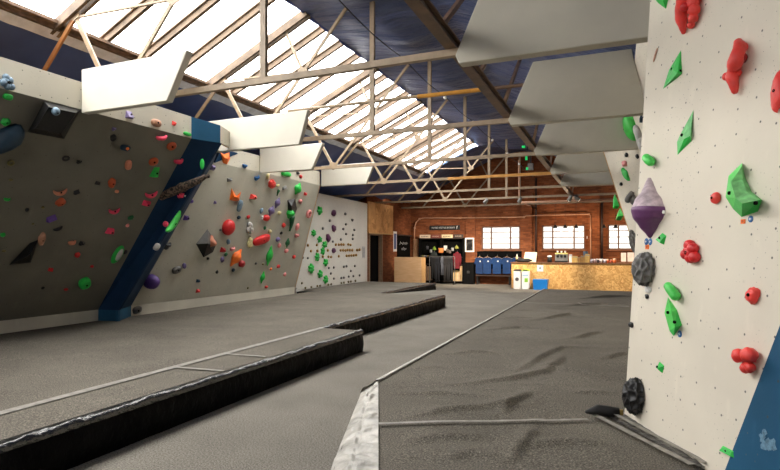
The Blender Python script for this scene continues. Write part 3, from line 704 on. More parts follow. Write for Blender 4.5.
# ================================================================== CLIMBING HOLDS
HC = dict(green=(36, 186, 70), lime=(74, 205, 84), darkgreen=(14, 96, 50), red=(206, 34, 36), crimson=(168, 22, 26), coral=(232, 66, 58), pink=(236, 62, 98), palepink=(226, 140, 138), salmon=(206, 130, 100),
          orange=(246, 116, 34), rust=(186, 78, 36), black=(24, 23, 24), grey=(104, 102, 99), pale=(196, 194, 190), white=(222, 220, 216), purple=(88, 56, 138), violet=(118, 104, 150), maroon=(92, 38, 82), navy=(14, 46, 66), plum=(106, 60, 106), jet=(9, 9, 9), blue=(30, 92, 150), steel=(110, 134, 152),
          cream=(216, 204, 150), mustard=(170, 128, 58), olive=(112, 102, 62), tan=(182, 132, 104), brown=(98, 64, 44), mauve=(186, 160, 172))
CW = dict(lime='bright green', darkgreen='dark green', coral='bright red', crimson='deep red', palepink='pale pink', rust='rusty orange', pale='pale grey', navy='navy blue', steel='steel blue', maroon='plum purple', grey='dark grey', cream='pale yellow', mauve='chalky mauve')
def hm(c):
    return M('hold_' + c, srgb(*HC[c]), .48, 0, .10, 14, bmp=.25, bscale=90)
CHALK = lambda c: M('chalky_' + c, tuple(a * .72 + b * .28 for a, b in zip(srgb(*HC[c])[:3], srgb(206, 202, 198)[:3])) + (1,), .85, 0, .22, 18, bmp=.2, bscale=90)

def dome(kind, sx, sy, pz, seed):
    """closed hold mesh in local frame: x right, y up, z out of the wall"""
    m = MB(); sd = seed * 3.7
    nz = lambda d, f, k=0: noise.noise(V((d.x * f + sd, d.y * f + k, d.z * f)))
    if kind in ('lump', 'chip'):
        lo = kind == 'chip'
        m.ball((0, 0, pz * .28), (sx * .5, sy * .5, pz * .72), 10 if lo else 18, 6 if lo else 12, lambda d: 1 + .30 * nz(d, 1.5) + (.12 * nz(d, 3.5, 5) if not lo else 0))
    elif kind == 'pill':
        m.ball((0, 0, pz * .28), (sx * .5, sy * .5, pz * .72), 18, 12, lambda d: 1 / max(.7, (abs(d.x) ** 3 + abs(d.y) ** 3 + abs(d.z) ** 3) ** (1 / 3)) * .93 + .04 * nz(d, 2))
    elif kind == 'ball':
        m.ball((0, 0, pz * .30), (sx * .5, sy * .5, pz * .70), 22, 14, lambda d: 1 + .04 * nz(d, 1.4))
    elif kind == 'disc':
        m.ball((0, 0, pz * .15), (sx * .5, sy * .5, pz * .5), 22, 10, lambda d: 1 + .05 * nz(d, 2))
    elif kind == 'pyramid':
        a = [V((sx * .5 * math.cos(t) * (1 + .15 * math.sin(seed + t * 3)), sy * .5 * math.sin(t) * (1 + .1 * math.cos(seed * 2 + t * 2)), -.01)) for t in (.5, 2.3, 3.9, 5.4)]
        ap = V((sx * .12 * math.sin(seed), -sy * .08, pz)); b = [p.lerp(ap, .45) * 1.0 + (p.normalized() * min(sx, sy) * .08) for p in a]
        m.add(a + b + [ap], [(3, 2, 1, 0)] + [(i, (i + 1) % 4, 4 + (i + 1) % 4, 4 + i) for i in range(4)] + [(4 + i, 4 + (i + 1) % 4, 8) for i in range(4)])
    elif kind == 'wedge':
        a = [(-sx * .5, -sy * .5, -.01), (sx * .5, -sy * .42, -.01), (sx * .42, sy * .5, -.01), (-sx * .4, sy * .42, -.01)]
        b = [(-sx * .36, -sy * .36, pz), (sx * .34, -sy * .3, pz * .92), (sx * .3, sy * .2, pz * .35), (-sx * .28, sy * .16, pz * .4)]
        m.hexa(a + b)
    elif kind == 'jug':      # bent grip with a hollow upper side
        pts = []; rs = []
        for i in range(9):
            t = -1 + 2 * i / 8; pts.append((sx * .42 * t, sy * (.16 * t * t + .02), pz * (.75 - .62 * t * t))); rs.append(min(sx * .5, sy, pz * 1.4) * (.36 - .14 * t * t))
        m.tube(pts, rs, 12)
        m.ball((0, -sy * .08, pz * .15), (sx * .36, sy * .30, pz * .45), 14, 8)
    elif kind == 'crescent':
        pts = []; rs = []
        for i in range(13):
            t = -1 + 2 * i / 12; a = t * 1.25
            pts.append((sx * .46 * math.sin(a) / .95, sy * (.42 - .78 * math.cos(a) * .9 + .05), pz * (.30 + .25 * math.cos(a)))); rs.append(max(.12, 1 - t * t) ** .6 * min(sx, sy) * .24)
        m.tube(pts, rs, 12)
    elif kind == 'ring':
        pts = []
        for i in range(17):
            a = 2 * math.pi * i / 16; pts.append((sx * .34 * math.cos(a), sy * .36 * math.sin(a), pz * .35))
        m.tube(pts, min(sx, sy) * .17, 10)
    elif kind == 'flower':
        k = 5 + seed % 2
        m.ball((0, 0, pz * .2), (sx * .46, sy * .46, pz * .8), 40, 12, lambda d: 1 + .30 * math.cos(k * math.atan2(d.y, d.x) + seed) * (1 - d.z * d.z) + .05 * nz(d, 3))
    elif kind == 'leaf':
        m.ball((0, 0, pz * .15), (sx * .5, sy * .5, pz * .8), 24, 14, lambda d: (1 - .55 * abs(d.y) ** 1.3 * (1 - .9 * abs(d.y) ** 6)) if True else 1)
    elif kind == 'stem':
        pts = [(sx * .2 * math.sin(3 * t + seed), sy * (t - .5), pz * .45) for t in [i / 8 for i in range(9)]]
        m.tube(pts, [sx * .5 * (.25 + .75 * t) for t in [i / 8 for i in range(9)]], 8)
    elif kind == 'multi':    # a hold moulded as several grapes
        R_ = random.Random(seed); n = 7; sx *= 1.22; sy *= 1.22
        for i in range(n):
            a = i * 2.4; r = .30 * math.sqrt(i / n) * 1.25
            m.ball((sx * r * math.cos(a), sy * r * math.sin(a), pz * (.32 + .1 * R_.random())), (sx * .25, sy * .25, pz * .55), 12, 8)
    elif kind == 'honeycomb':
        R_ = random.Random(seed); pts = [V((R_.gauss(0, 1), R_.gauss(0, 1), R_.gauss(0, 1))).normalized() for _ in range(38)]
        for _ in range(6):
            acc = [V((0, 0, 0)) for _ in pts]
            for i, p in enumerate(pts):
                for j, q in enumerate(pts):
                    if i != j: dd = p - q; acc[i] += dd / (dd.length ** 3 + .01)
            pts = [(p + .01 * f_).normalized() for p, f_ in zip(pts, acc)]
        def cell(d):
            ds = sorted((d - p).length for p in pts)[:2]; e = ds[1] - ds[0]
            return 1.0 - .24 * min(1, e / .34) ** .8
        m.ball((0, 0, pz * .25), (sx * .52, sy * .52, pz * .8), 72, 48, cell)
    return m

HOLDS = []
SHAPE = dict(lump='lumpy', chip='small', pill='rounded', ball='ball', disc='disc', pyramid='pyramid', wedge='wedge', jug='jug', crescent='curved', ring='ring', flower='flower-shaped', leaf='leaf-shaped', stem='thin trailing', multi='grape-cluster', honeycomb='honeycomb')
FLAT = {'pyramid', 'wedge'}
hold_seed = [1]
def hold(key, u, v, w, h, col, kind='lump', rot=0.0, pr_=None, label=None, two=None, bolt=None):
    p0, a, b, n = PLANES[key]; hold_seed[0] += 1; sd = hold_seed[0]
    P = on_plane(u, v, p0, n); e = .01
    pa = (proj(P + a * e) - proj(P)) / e; pb = (proj(P + b * e) - proj(P)) / e; pn = (proj(P + n * e) - proj(P)) / e
    prot = pr_ if pr_ else {'disc': .3, 'flower': .4, 'leaf': .35, 'stem': .6, 'pyramid': .6, 'wedge': .5, 'ring': .5, 'crescent': .55, 'ball': .75, 'honeycomb': .5}.get(kind, .5)
    c_, s_ = abs(math.cos(rot)), abs(math.sin(rot))
    lo_ = .5 * F / depth(P); lu, lv = max(lo_, abs(pa.x)), max(lo_, abs(pb.y))
    if abs(rot) > .45: lu = lv = (lu + lv) / 2
    sx = w / lu; sy = h / lv
    for _ in range(4):
        pz = prot * min(sx, sy)
        sx = max(.3 * w / lu, (w - .55 * pz * abs(pn.x)) / lu); sy = max(.3 * h / lv, (h - .55 * pz * abs(pn.y)) / lv)
    pz = prot * min(sx, sy)
    if rot: sx, sy = (sx * c_ + sy * s_ if False else sx), sy
    sh = pn * (pz * .38); P = on_plane(u - sh.x, v - sh.y, p0, n)
    mw = Matrix((a, b, n)).transposed().to_4x4(); mw.translation = P + n * .002
    if rot: mw = mw @ Matrix.Rotation(rot, 4, 'Z')
    mb = dome(kind, sx, sy, pz, sd)
    nm = 'climbing_hold'
    o = obj(nm, mb, hm(col), None, kind not in FLAT, mat_world=mw)
    o.matrix_world = mw
    if two:    # a differently coloured dual-texture patch on the hold
        q = MB(); q.ball((sx * .05, sy * .04, pz * .62), (sx * .27, sy * .33, pz * .42), 14, 8); obj('grip_patch', q, hm(two), o, True)
    if bolt or (bolt is None and min(w, h) >= 8 and kind not in ('honeycomb',)):
        zt = pz * (.95 if kind in ('lump', 'pill', 'ball') else .62 if kind == 'disc' else .8)
        if kind == 'ring': zt = pz * .2
        r = min(.014, .09 * min(sx, sy)); obj('bolt_head', MB().lathe([(r * 1.3, 0), (r * 1.3, r * .5), (r, r * .9), (r * .5, r * .9), (r * .5, r * .3)], (0, 0, zt - r * .1), 10), MAT['dark'], o)
    HOLDS.append((o, key, u, v, w, h, col, kind, label)); return o

# ---- dark overhang (A) and its headboard (HA)
for t in [
    (8, 97, 11, 7, 'green', 'pill', 0, None, 'green rounded hold just under the pale band at far left'), (6, 122, 10, 8, 'green', 'lump', 0, None, 'green lumpy hold above the navy teardrop, second green one down'),
    (11, 163, 8, 7, 'olive', 'ring', .5, None, 'faint grey-olive ring hold below the navy teardrop'), (11, 180, 5, 3, 'olive', 'chip', 0, None, 'faint olive chip under the grey-olive ring, far left'),
    (66, 158.5, 9, 6, 'black', 'ring', .3, None, 'black oval ring hold below the black box volume'), (79, 162, 6, 7, 'black', 'jug', 0, None, 'small black jug just right of the black oval ring'),
    (98, 183.5, 7, 6, 'black', 'pyramid'), (60, 191.5, 15, 9, 'salmon', 'crescent', .3, None, 'salmon curved hold, upper of a pair on the dark overhang'), (61, 202.5, 11, 9, 'rust', 'lump', 0, None, 'rusty orange lump right below the salmon curved hold'),
    (77, 192, 7, 5, 'black', 'wedge', .5), (27, 210, 4, 4, 'black', 'chip'), (7, 199.5, 8, 6, 'green', 'jug', 0, None, 'dim green jug at far left of the dark overhang'), (43, 207.5, 4, 3, 'olive', 'chip', 0, None, 'olive chip left of the purple blade hold'),
    (52, 218.5, 11, 7, 'purple', 'wedge', .5, None, 'dark purple blade hold on the dark overhang'), (58, 229, 10, 6, 'black', 'jug', .5, None, 'black and white jug under the dark purple blade'),
    (72, 243, 9, 8, 'salmon', 'jug', .2, None, 'salmon jug left of a black jug, mid dark overhang'), (82, 243.5, 7, 8, 'black', 'jug', -.3, None, 'black jug touching the salmon jug, mid dark overhang'),
    (77.5, 255, 6, 6, 'red', 'lump', .4, None, 'small red hold directly below the salmon jug'), (51, 270, 7, 6, 'red', 'pyramid', 0, None, 'red pyramid hold right of the black triangle volume'), (92, 266.5, 4, 3, 'red', 'chip', 0, None, 'tiny red chip left of the big green oval'),
    (85, 283.5, 12, 14, 'green', 'pill', .5, None, 'big green barrel hold low on the dark overhang'), (3, 235, 6, 5, 'green', 'chip', 0, None, 'dim green chip at the left frame edge'), (66, 289.5, 5, 3, 'red', 'chip', 0, None, 'tiny red chip left of the green barrel, lowest on the overhang'), (43, 288, 4, 3, 'black', 'chip', 0, None, 'black chip low on the overhang, below the red pyramid'),
    (114, 129, 5, 7, 'violet', 'jug', 0, None, 'small violet hold at top of the dark overhang'), (113.5, 138, 6, 8, 'black', 'lump', .3, None, 'black lump right below the small violet hold'), (125.5, 148, 11, 7, 'navy', 'pill', 0, None, 'navy blue hold with an orange patch, upper overhang'),
    (161.5, 138, 12, 8, 'pink', 'jug', .3, None, 'pink jug with white side just under the pale band'), (172, 146.5, 10, 9, 'rust', 'disc', 0, None, 'rusty orange disc, right-hand of the two discs'), (154, 162, 10, 9, 'rust', 'disc', 0, None, 'rusty orange disc above the green block, left-hand disc'),
    (156, 172.5, 8, 12, 'green', 'wedge', 0, None, 'green block hold touching the left rusty disc'), (128.5, 165, 7, 11, 'salmon', 'pill', .35, None, 'salmon pill hold below the navy blue one'), (178.5, 161.5, 10, 8, 'pink', 'jug', .3, None, 'pink and white jug against the blue arete edge, upper'),
    (112, 183, 8, 10, 'rust', 'lump', .3, None, 'rusty brown lump in the middle of the dark overhang'), (117, 191.5, 5, 4, 'salmon', 'chip', 0, None, 'salmon chip beside the rusty brown lump'),
    (151, 194, 13, 9, 'pink', 'crescent', .3, None, 'pink curved hold above the pink pyramid, near the blue arete'), (147, 204, 11, 9, 'pink', 'pyramid', 0, None, 'pink pyramid hold left of the brown textured beam'), (114, 210.5, 12, 8, 'pink', 'crescent', .2, None, 'pink curved hold above the white-sided pink pyramid'),
    (111, 231.5, 11, 10, 'pink', 'pyramid', 0, None, 'pink pyramid hold above the green oval'), (131, 218, 6, 5, 'darkgreen', 'lump', .5, None, 'dim dark green hold above a dim pink chip'), (127.5, 225.5, 4, 4, 'palepink', 'chip', 0, None, 'dim pink chip above the green oval with grey centre'),
    (125.5, 252.5, 4, 5, 'black', 'chip', 0, None, 'black chip just right of the green oval with grey centre'), (42, 239.5, 8, 13, 'tan', 'lump', .2, None, 'tan lump above the black triangle volume'), (25.5, 256, 13, 9, 'tan', 'pill', .6, None, 'tan hold bolted on the black triangle volume'),
    (33, 224, 3, 2, 'olive', 'chip', 0, None, 'tiny olive chip above the tan lump'), (4, 251, 5, 3, 'olive', 'chip', 0, None, 'faint olive chip at left edge, left of the black triangle volume'),
]: hold('A', t[0], t[1], t[2], t[3], t[4], t[5], *(t[6:7] or (0,)), label=t[8] if len(t) > 8 else None, two={'navy': 'orange'}.get(t[4]))
hold('A', 118, 255, 11, 19, 'green', 'disc', 0, label='big green oval hold with a grey centre', two='pale', bolt=False)
for t in [(7.5, 83, 14, 13, 'steel', 'multi', 'chalky blue-black spiky hold on the pale band at far left'), (130, 114.5, 9, 9, 'violet', 'wedge', 'violet wedge on the pale band right of the nearest board'), (156.5, 123, 11, 8, 'tan', 'pill', 'tan and white rounded hold on the pale band'),
          (174.5, 123, 6, 7, 'coral', 'pyramid', 'small red hold on the pale band near the blue top'), (187.5, 134, 9, 4, 'green', 'pill', 'flat green hold on the pale band edge beside the blue top')]:
    hold('HA', t[0], t[1], t[2], t[3], t[4], t[5], label=t[6])
# ---- blue arete
for t in [(190, 153, 7, 6, 'pink', 'lump', 0, 'pink lump high on the blue arete'), (202, 164, 5, 11, 'green', 'disc', 0, 'green oval hold on the upper blue arete'), (179.5, 195, 9, 8, 'pink', 'pyramid', 0, 'pink pyramid under the brown textured beam'),
          (165.5, 224, 6, 6, 'pink', 'ball', 0, 'round pink hold left of the green hook'), (133, 247.5, 4, 3, 'red', 'chip', 0, 'dim red chip at the left edge of the blue arete'), ]:
    hold('BL', *t[:6], t[6], label=t[7])
hold('BL2', 172.5, 222, 22, 11, 'lime', 'crescent', 1.1, label='bright green hooked hold on the blue arete')
hold('BL2', 157, 247, 6, 8, 'pale', 'pill', label='pale grey pill hold low on the blue arete')
hold('BL2', 185, 196, 2, 2, 'pale', 'chip', label='tiny pale chip on the blue arete below the beam')
# ---- grey wall right of the arete (B), headboard HB
for t in [
    (167.5, 245.5, 9, 13, 'black', 'jug', 0, 'black and white jug on the right edge of the blue arete'), (213, 167.5, 9, 9, 'violet', 'pyramid', 0, 'purple pyramid at the top left of the grey wall'), (191, 201, 8, 7, 'purple', 'pyramid', 0, 'purple and white hold beside the blue edge, upper'), (187, 218, 8, 8, 'purple', 'pyramid', 0, 'dark purple hold beside the blue edge, lower of two'),
    (152, 282, 17, 16, 'purple', 'ball', 0, 'big purple ball hold near the foot of the blue arete'), (177, 270, 10, 8, 'grey', 'pill', .3, 'dark grey rounded hold right of the big purple ball'), (184.5, 266, 5, 6, 'violet', 'chip', .5, 'small violet chip touching the dark grey rounded hold'),
    (257, 178, 6, 8, 'blue', 'jug', .3, 'blue jug on the upper grey wall below the boards'), (230, 180, 7, 6, 'grey', 'pyramid', .3, 'grey and white pyramid above the orange butterfly hold'), (254, 197, 9, 8, 'coral', 'pyramid', 0, 'pink-red pyramid right of the orange butterfly hold'),
    (215.5, 202.5, 4, 5, 'violet', 'pyramid', 0, 'tiny violet hold left of the orange butterfly hold'), (240, 206, 5, 13, 'steel', 'pill', -.1, 'steel blue pill below the orange butterfly hold'), (239, 217.5, 4, 4, 'navy', 'chip', 0, 'navy chip at the foot of the steel blue pill'),
    (220.5, 230, 2.5, 3, 'grey', 'chip', 0, 'tiny dark chip left of the red shell hold'), (228.5, 242, 5, 5, 'steel', 'chip', .5, 'small grey-green chip below the red shell hold'), (223.5, 250, 7, 8, 'crimson', 'pyramid', 0, 'deep red pyramid right of the big faceted grey volume'),
    (232.5, 249, 6, 7, 'palepink', 'jug', .2, 'pink and white jug above the orange lozenge'), (226, 254.5, 3.5, 4, 'darkgreen', 'chip', 0, 'tiny dark green chip under the deep red pyramid'), (222.5, 259.5, 4, 6, 'violet', 'chip', .3, 'small violet-grey chip under the tiny dark green one'), (242, 264, 7, 7, 'crimson', 'lump', 0, 'deep red lump touching the orange lozenge'),
    (208, 258.5, 3, 3, 'black', 'chip', 0, 'tiny black chip under the big faceted grey volume'), (250, 228.5, 6, 11, 'pale', 'multi', .4, 'pale grey grape-cluster hold left of the long red hold'), (248.5, 217, 4, 4, 'red', 'chip', 0, 'tiny red chip left of the pale round hold'), (250, 243, 5, 10, 'cream', 'multi', .2, 'pale yellow cluster hold at left tip of the long red hold'),
    (256, 263.5, 2.5, 2.5, 'black', 'chip', 0, 'tiny black chip right of the orange lozenge'), (262, 240, 18, 10, 'red', 'pill', .28, 'long red bar-shaped hold on the grey wall'), (268, 176.5, 4, 6, 'cream', 'chip', 0, 'small pale yellow chip under the third board'),
    (272, 184, 8, 9, 'coral', 'lump', 0, 'red and pink lump below the third white board'), (278, 185.5, 4, 3, 'cream', 'chip', .3, 'pale yellow chip beside the red and pink lump'), (285, 187.5, 5, 4, 'grey', 'wedge', .3, 'dark grey wedge below the green hold on the pale band'),
    (298.5, 189, 8, 14, 'green', 'leaf', -.3, 'green leaf-shaped hold above the black wedge volume'), (306, 194, 5, 5, 'red', 'pyramid', 0, 'red pyramid right of the green leaf-shaped hold'), (300.5, 201.5, 4, 5, 'palepink', 'chip', 0, 'pink chip right of the black wedge volume'),
    (278, 203, 6, 13, 'violet', 'leaf', -.2, 'violet leaf-shaped hold, right-hand and higher of a pair'), (272, 211, 7, 12, 'violet', 'leaf', -.2, 'violet leaf-shaped hold, left-hand and lower of a pair'), (278, 193, 2.5, 6, 'darkgreen', 'stem', -.3, 'thin dark green hold above the violet pair'),
    (261.5, 211, 3.5, 6, 'steel', 'chip', 0, 'pale blue chip left of the violet pair'), (279.5, 213, 4, 4, 'cream', 'chip', 0, 'pale yellow chip right of the lower violet hold'), (309, 214, 6, 9, 'palepink', 'ring', 0, 'pale pink ring hold near the right edge of the grey wall'),
    (266.5, 218, 7, 7, 'red', 'ball', 0, 'red ball hold under the violet pair'), (262, 218, 3, 6, 'white', 'chip', 0, 'white chip touching the red ball hold'), (284, 225.5, 4, 5, 'coral', 'chip', 0, 'small red chip left of the trailing green hold'),
    (297.5, 227, 4, 7, 'palepink', 'lump', 0, 'pink lump right of the trailing green hold, upper of two'), (297, 235.5, 5, 7, 'palepink', 'jug', 0, 'pink lump right of the trailing green hold, lower of two'), (265, 228, 3, 4, 'darkgreen', 'chip', 0, 'dark green chip above the long red hold'), (270, 231.5, 4.5, 4.5, 'cream', 'chip', 0, 'pale yellow chip at the right tip of the long red hold'),
    (278, 239.5, 4.5, 5, 'violet', 'chip', 0, 'violet-blue chip above the long green leaf'), (281.5, 233, 3, 3, 'black', 'chip', .4, 'black chip above the violet-blue chip'), (279.5, 245.5, 4, 5, 'palepink', 'chip', 0, 'pink chip just right of the long green leaf top'), (286.5, 251, 4, 5, 'palepink', 'chip', 0, 'pink chip below the trailing green hold'),
    (294, 257, 3.5, 4, 'coral', 'chip', 0, 'coral chip right of the long green leaf, lower wall'), (290.5, 224, 5, 15, 'darkgreen', 'stem', .15, 'thin green trailing hold below the black wedge volume'), (288, 243, 5, 11, 'darkgreen', 'leaf', .1, 'dark green pointed hold at the end of the trailing green one'),
    (270, 256, 7, 23, 'green', 'leaf', .05, 'long upright green leaf hold on the grey wall'), (263, 264, 2.5, 2.5, 'olive', 'chip', 0, 'tiny olive chip left of the long green leaf foot'), (278.5, 266.5, 4, 4, 'red', 'chip', 0, 'tiny red chip right of the long green leaf foot'),
    (263, 277.5, 5, 14, 'green', 'leaf', 0, 'shorter green leaf hold low on the grey wall'), (266.5, 287, 4, 3, 'coral', 'chip', 0, 'coral chip at the foot of the shorter green leaf'), (285, 274.5, 3, 4, 'palepink', 'chip', 0, 'pale pink chip low on the right of the grey wall'),
    (198.5, 281, 5.5, 5.5, 'navy', 'pyramid', 0, 'navy hold above a red one, low on the grey wall'), (198.5, 291, 5.5, 6, 'red', 'pyramid', 0, 'red hold under the navy one, low on the grey wall'), (217, 272, 3, 4, 'black', 'chip', 0, 'black chip low on the grey wall, right of the navy hold'), (233.5, 270, 3.5, 4, 'navy', 'chip', 0, 'navy chip under the orange lozenge'),
    (248, 288, 2, 2.5, 'olive', 'chip', 0, 'tiny olive chip just above the kickboard'), (271, 269, 2.5, 3, 'orange', 'chip', 0, 'tiny orange chip at the foot of the long green leaf'), (278, 157.5 + 100, .1, .1, 'black', 'chip', 0, None),
]:
    if t[2] > 1: hold('B', *t[:6], t[6], label=t[7])
hold('B', 229, 227.5, 13, 17, 'red', 'ball', 0, .6, label='big glossy red shell hold on the grey wall')
hold('B', 237, 258, 12, 19, 'orange', 'leaf', -.55, .5, label='big orange lozenge hold on the grey wall')
hold('B', 137, 310, 11, 8, 'grey', 'pill', .2, label='dark grey hold at the foot of the blue arete')
for t in [(245, 166, 6, 6, 'blue', 'jug', 0, 'small blue jug on the pale headboard of the grey wall'), (286.5, 174, 11, 5, 'green', 'pill', 0, 'green flat hold below the third white board'), (298, 173, 4, 3, 'black', 'chip', 0, 'black chip on the pale headboard under the third board'), (301, 176.5, 3.5, 4, 'red', 'chip', 0, 'tiny red chip on the pale headboard under the third board')]:
    hold('HB', *t[:6], t[6], label=t[7])
# ---- white end wall (C)
for i, t in enumerate([(320, 210.5, 5.5, 8), (314, 233, 5, 6), (320, 239.5, 5, 6), (325, 244.5, 5.5, 6), (323, 251, 4.5, 7), (317.5, 257, 5, 8), (326, 262.5, 5, 7), (311.5, 268.5, 6, 9), (320.5, 274, 5, 7.5), (326, 279.5, 5, 7.5)]):
    hold('C', *t, 'green', 'flower', label='green flower-shaped hold on the white end wall, %s from the top' % ORD[i] if 0 < i < 9 else ('topmost' if i == 0 else 'lowest') + ' green flower-shaped hold on the white end wall')
for i, t in enumerate([(334, 213, 5.5, 6.5), (334, 228.5, 4.5, 7), (328.5, 238, 4.5, 8), (334, 250.5, 5, 5)]):
    hold('C', *t, 'maroon', 'lump', .3 if i < 3 else 0, label='plum purple hold on the white end wall, %s from the top' % ORD[i] if i else 'topmost plum purple hold on the white end wall')
def rowholds(pts, col, w, h, what):
    for i, (u, v) in enumerate(pts):
        hold('C', u, v, w, h, col, 'chip', 0, label='%s, %s' % (what, 'leftmost' if i == 0 else 'rightmost' if i == len(pts) - 1 else ORD[i] + ' from the left'))
rowholds([(323, 228.5), (330, 220.5), (345.5, 214), (352.5, 220)], 'grey', 2.6, 3, 'dark pebble foothold on the white end wall, top four')
rowholds([(333, 241.5), (341, 239.5), (343.5, 229), (346, 224.3), (346.2, 234), (352.9, 239), (353, 235), (354.5, 230)], 'grey', 2.3, 2.6, 'grey pebble among those above the mustard rows')
rowholds([(308, 245.2), (317, 245), (336, 244.7), (339, 244.7), (341.5, 244.5), (343.8, 244.6), (348.5, 244.5), (350.7, 245)], 'mustard', 2.4, 2.8, 'mustard foothold in the upper mustard row')
rowholds([(311, 251), (317.5, 250.8), (328, 250.4), (340.8, 250.3), (343.3, 250.2), (345.6, 250.4), (347.8, 250), (350, 250.1), (352.4, 250.1), (357.2, 250), (359.6, 249.7)], 'mustard', 2.4, 3, 'mustard foothold in the middle mustard row')
rowholds([(323, 256.7), (328.7, 256.6), (331.2, 257), (339, 256.2), (346.8, 255.8), (349.2, 255.6), (351.5, 255.4), (353.8, 255.3), (356.2, 255.1)], 'mustard', 2.3, 2.8, 'mustard foothold in the lower mustard row')
rowholds([(303, 257.5), (308, 258), (329, 268), (334, 267.5), (344, 266.7), (346.6, 266.2), (355, 266)], 'grey', 2.1, 2.6, 'grey pebble in the row under the mustard rows')
rowholds([(331, 273.5), (334, 278.5), (341.5, 278), (344, 277.6), (348.9, 276.6), (351, 271), (353.5, 276.2), (359.7, 275.3)], 'grey', 2.1, 2.6, 'grey pebble low on the white end wall')
rowholds([(295.5, 288.6), (302, 283.2), (305.5, 288), (311.5, 287), (317.5, 286), (320.2, 285.7), (328.5, 284.6), (331.3, 284.2), (341.5, 283), (344, 282.6), (348.6, 281.8), (351, 281.5), (355.6, 280.8)], 'olive', 2.1, 2.4, 'olive foothold in the lowest row of the white end wall')

# ---- bright slab on the right (R)
for t in [
    (777.5, 91, 14, 40, 'coral', 'lump', 0, .4, 'bright red hold cut by the right picture edge'),
    (715.5, 198, 11, 12, 'coral', 'ball', 0, .5, 'small round red hold left of the big green pinch'), (661.5, 238, 11, 9, 'green', 'wedge', -.5, .4, 'tiny green wedge right of the purple drop tip'), (690.5, 253, 18, 19, 'red', 'multi', 0, .5, 'red grape-cluster hold in the middle of the white slab'),
    (752.5, 295, 15, 16, 'coral', 'lump', 0, .45, 'red lumpy hold right of the middle of the slab'), (659.5, 367, 9, 14, 'green', 'pyramid', 0, .4, 'small green triangle hold below the green facet pair'),
    (727, 451, 17, 8, 'green', 'wedge', 0, .4, 'green wedge at the foot of the slab beside the blue facet'),
    (631, 325, 5, 6, 'black', 'lump', 0, .5, 'small black hold on the left corner of the slab'), (647, 296.5, 4, 5, 'black', 'lump', 0, .5, 'tiny black hold under the grey honeycomb hold'), (648, 289.5, 7, 7, 'white', 'lump', 0, .3, 'white lump touching the underside of the grey honeycomb hold'),
    (655.5, 55, 3, 11, 'tan', 'pill', -.5, .3, 'thin brown-grey stick hold at the upper slab edge'),
]: hold('R', *t[:6], t[6], t[7], label=t[8])
hold('R', 643, 269, 22, 34, 'grey', 'honeycomb', label='grey honeycomb hold under the purple drop')
hold('R', 633, 396, 21, 37, 'black', 'honeycomb', label='black honeycomb hold near the foot of the slab corner')

def tagmark(u, v, col, kind, label):
    p0, a, b, n = PLANES['R']; P = on_plane(u, v, p0, n); s_ = depth(P) / F
    mw = Matrix((a, b, n)).transposed().to_4x4(); mw.translation = P
    mb = MB()
    if kind == 'round': mb.lathe([(3.4 * s_, -.002), (3.4 * s_, .004), (2.9 * s_, .006)], (0, 0, 0), 16); nm = 'route_disc'
    else: mb.box(-3 * s_, -2.2 * s_, -.002, 3 * s_, 2.2 * s_, .005); nm = 'route_tag'
    o = obj(nm, mb, hm(col)); o.matrix_world = mw; tag(o, label, 'route tag', 'route markers on the white slab')
    q = MB(); q.box(-1.6 * s_, -.3 * s_, .006, 1.6 * s_, .3 * s_, .0072).box(-.3 * s_, -1.3 * s_, .006, .3 * s_, 1.3 * s_, .0072)
    obj('printed_mark', q, MAT['white'] if kind == 'round' else hm('rust'), o)
tagmark(743.5, 221.5, 'orange', 'sq', 'orange square route tag under the big green pinch'); tagmark(751, 219, 'blue', 'round', 'blue round route marker beside the orange square tag')
tagmark(646.6, 241.5, 'blue', 'round', 'blue round route marker under the purple drop, left one'); tagmark(650.5, 241.8, 'blue', 'round', 'blue round route marker under the purple drop, right one')
tagmark(647.5, 247, 'orange', 'sq', 'orange route tag above the grey honeycomb hold'); tagmark(680, 334, 'blue', 'round', 'blue round route marker at the tip of the green faceted volume')

def facet(key, label, poly, tops, faces, mats, kind='climbing_hold', extra=None, smooth=False):
    """explicit faceted volume. poly = pixel outline on the wall, tops = [(u,v,height)], faces index poly then tops; mats per face"""
    p0, a, b, n = PLANES[key]
    pts = [on_plane(u, v, p0, n) for u, v in poly] + [on_plane(u, v, p0 + n * h_, n) for u, v, h_ in tops]
    c_ = sum(pts, V()) / len(pts); c_ = c_ - n * (c_ - p0).dot(n)
    mw = Matrix((a, b, n)).transposed().to_4x4(); mw.translation = c_; inv = mw.inverted()
    m = MB(); L = [inv @ p for p in pts]; k = len(poly)
    cols = []
    for f_, c in zip(faces, mats):
        if c not in cols: cols.append(c)
    m.add(L, [tuple(f_) for f_ in faces] + [tuple(reversed(range(k)))], 0)
    m.mi = [cols.index(c) for c in mats] + [0]
    o = obj(kind, m, [CHALK(c[1:]) if c[0] == '*' else hm(c) for c in cols]); o.matrix_world = mw
    tag(o, label, 'climbing hold'); o['group'] = 'climbing holds on the ' + WALLN[key]
    if smooth: sub = o.modifiers.new('round', 'SUBSURF'); sub.levels = 3; sub.render_levels = 3; [setattr(p, 'use_smooth', True) for p in o.data.polygons]
    for (u, v, h_) in extra or []:
        q = inv @ on_plane(u, v, p0 + n * h_, n); r = .011
        obj('bolt_hole', MB().lathe([(r, -.01), (r, .003), (r * .6, .004), (r * .5, -.006)], q, 10), MAT['dark'], o)
    return o
WALLN = dict(A='dark overhang', AV='dark overhang', HA='dark overhang', BL='blue arete', BL2='blue arete', B='grey wall', HB='grey wall', C='white end wall', R='white slab', Q1='rear right wall', Q2='rear right wall')
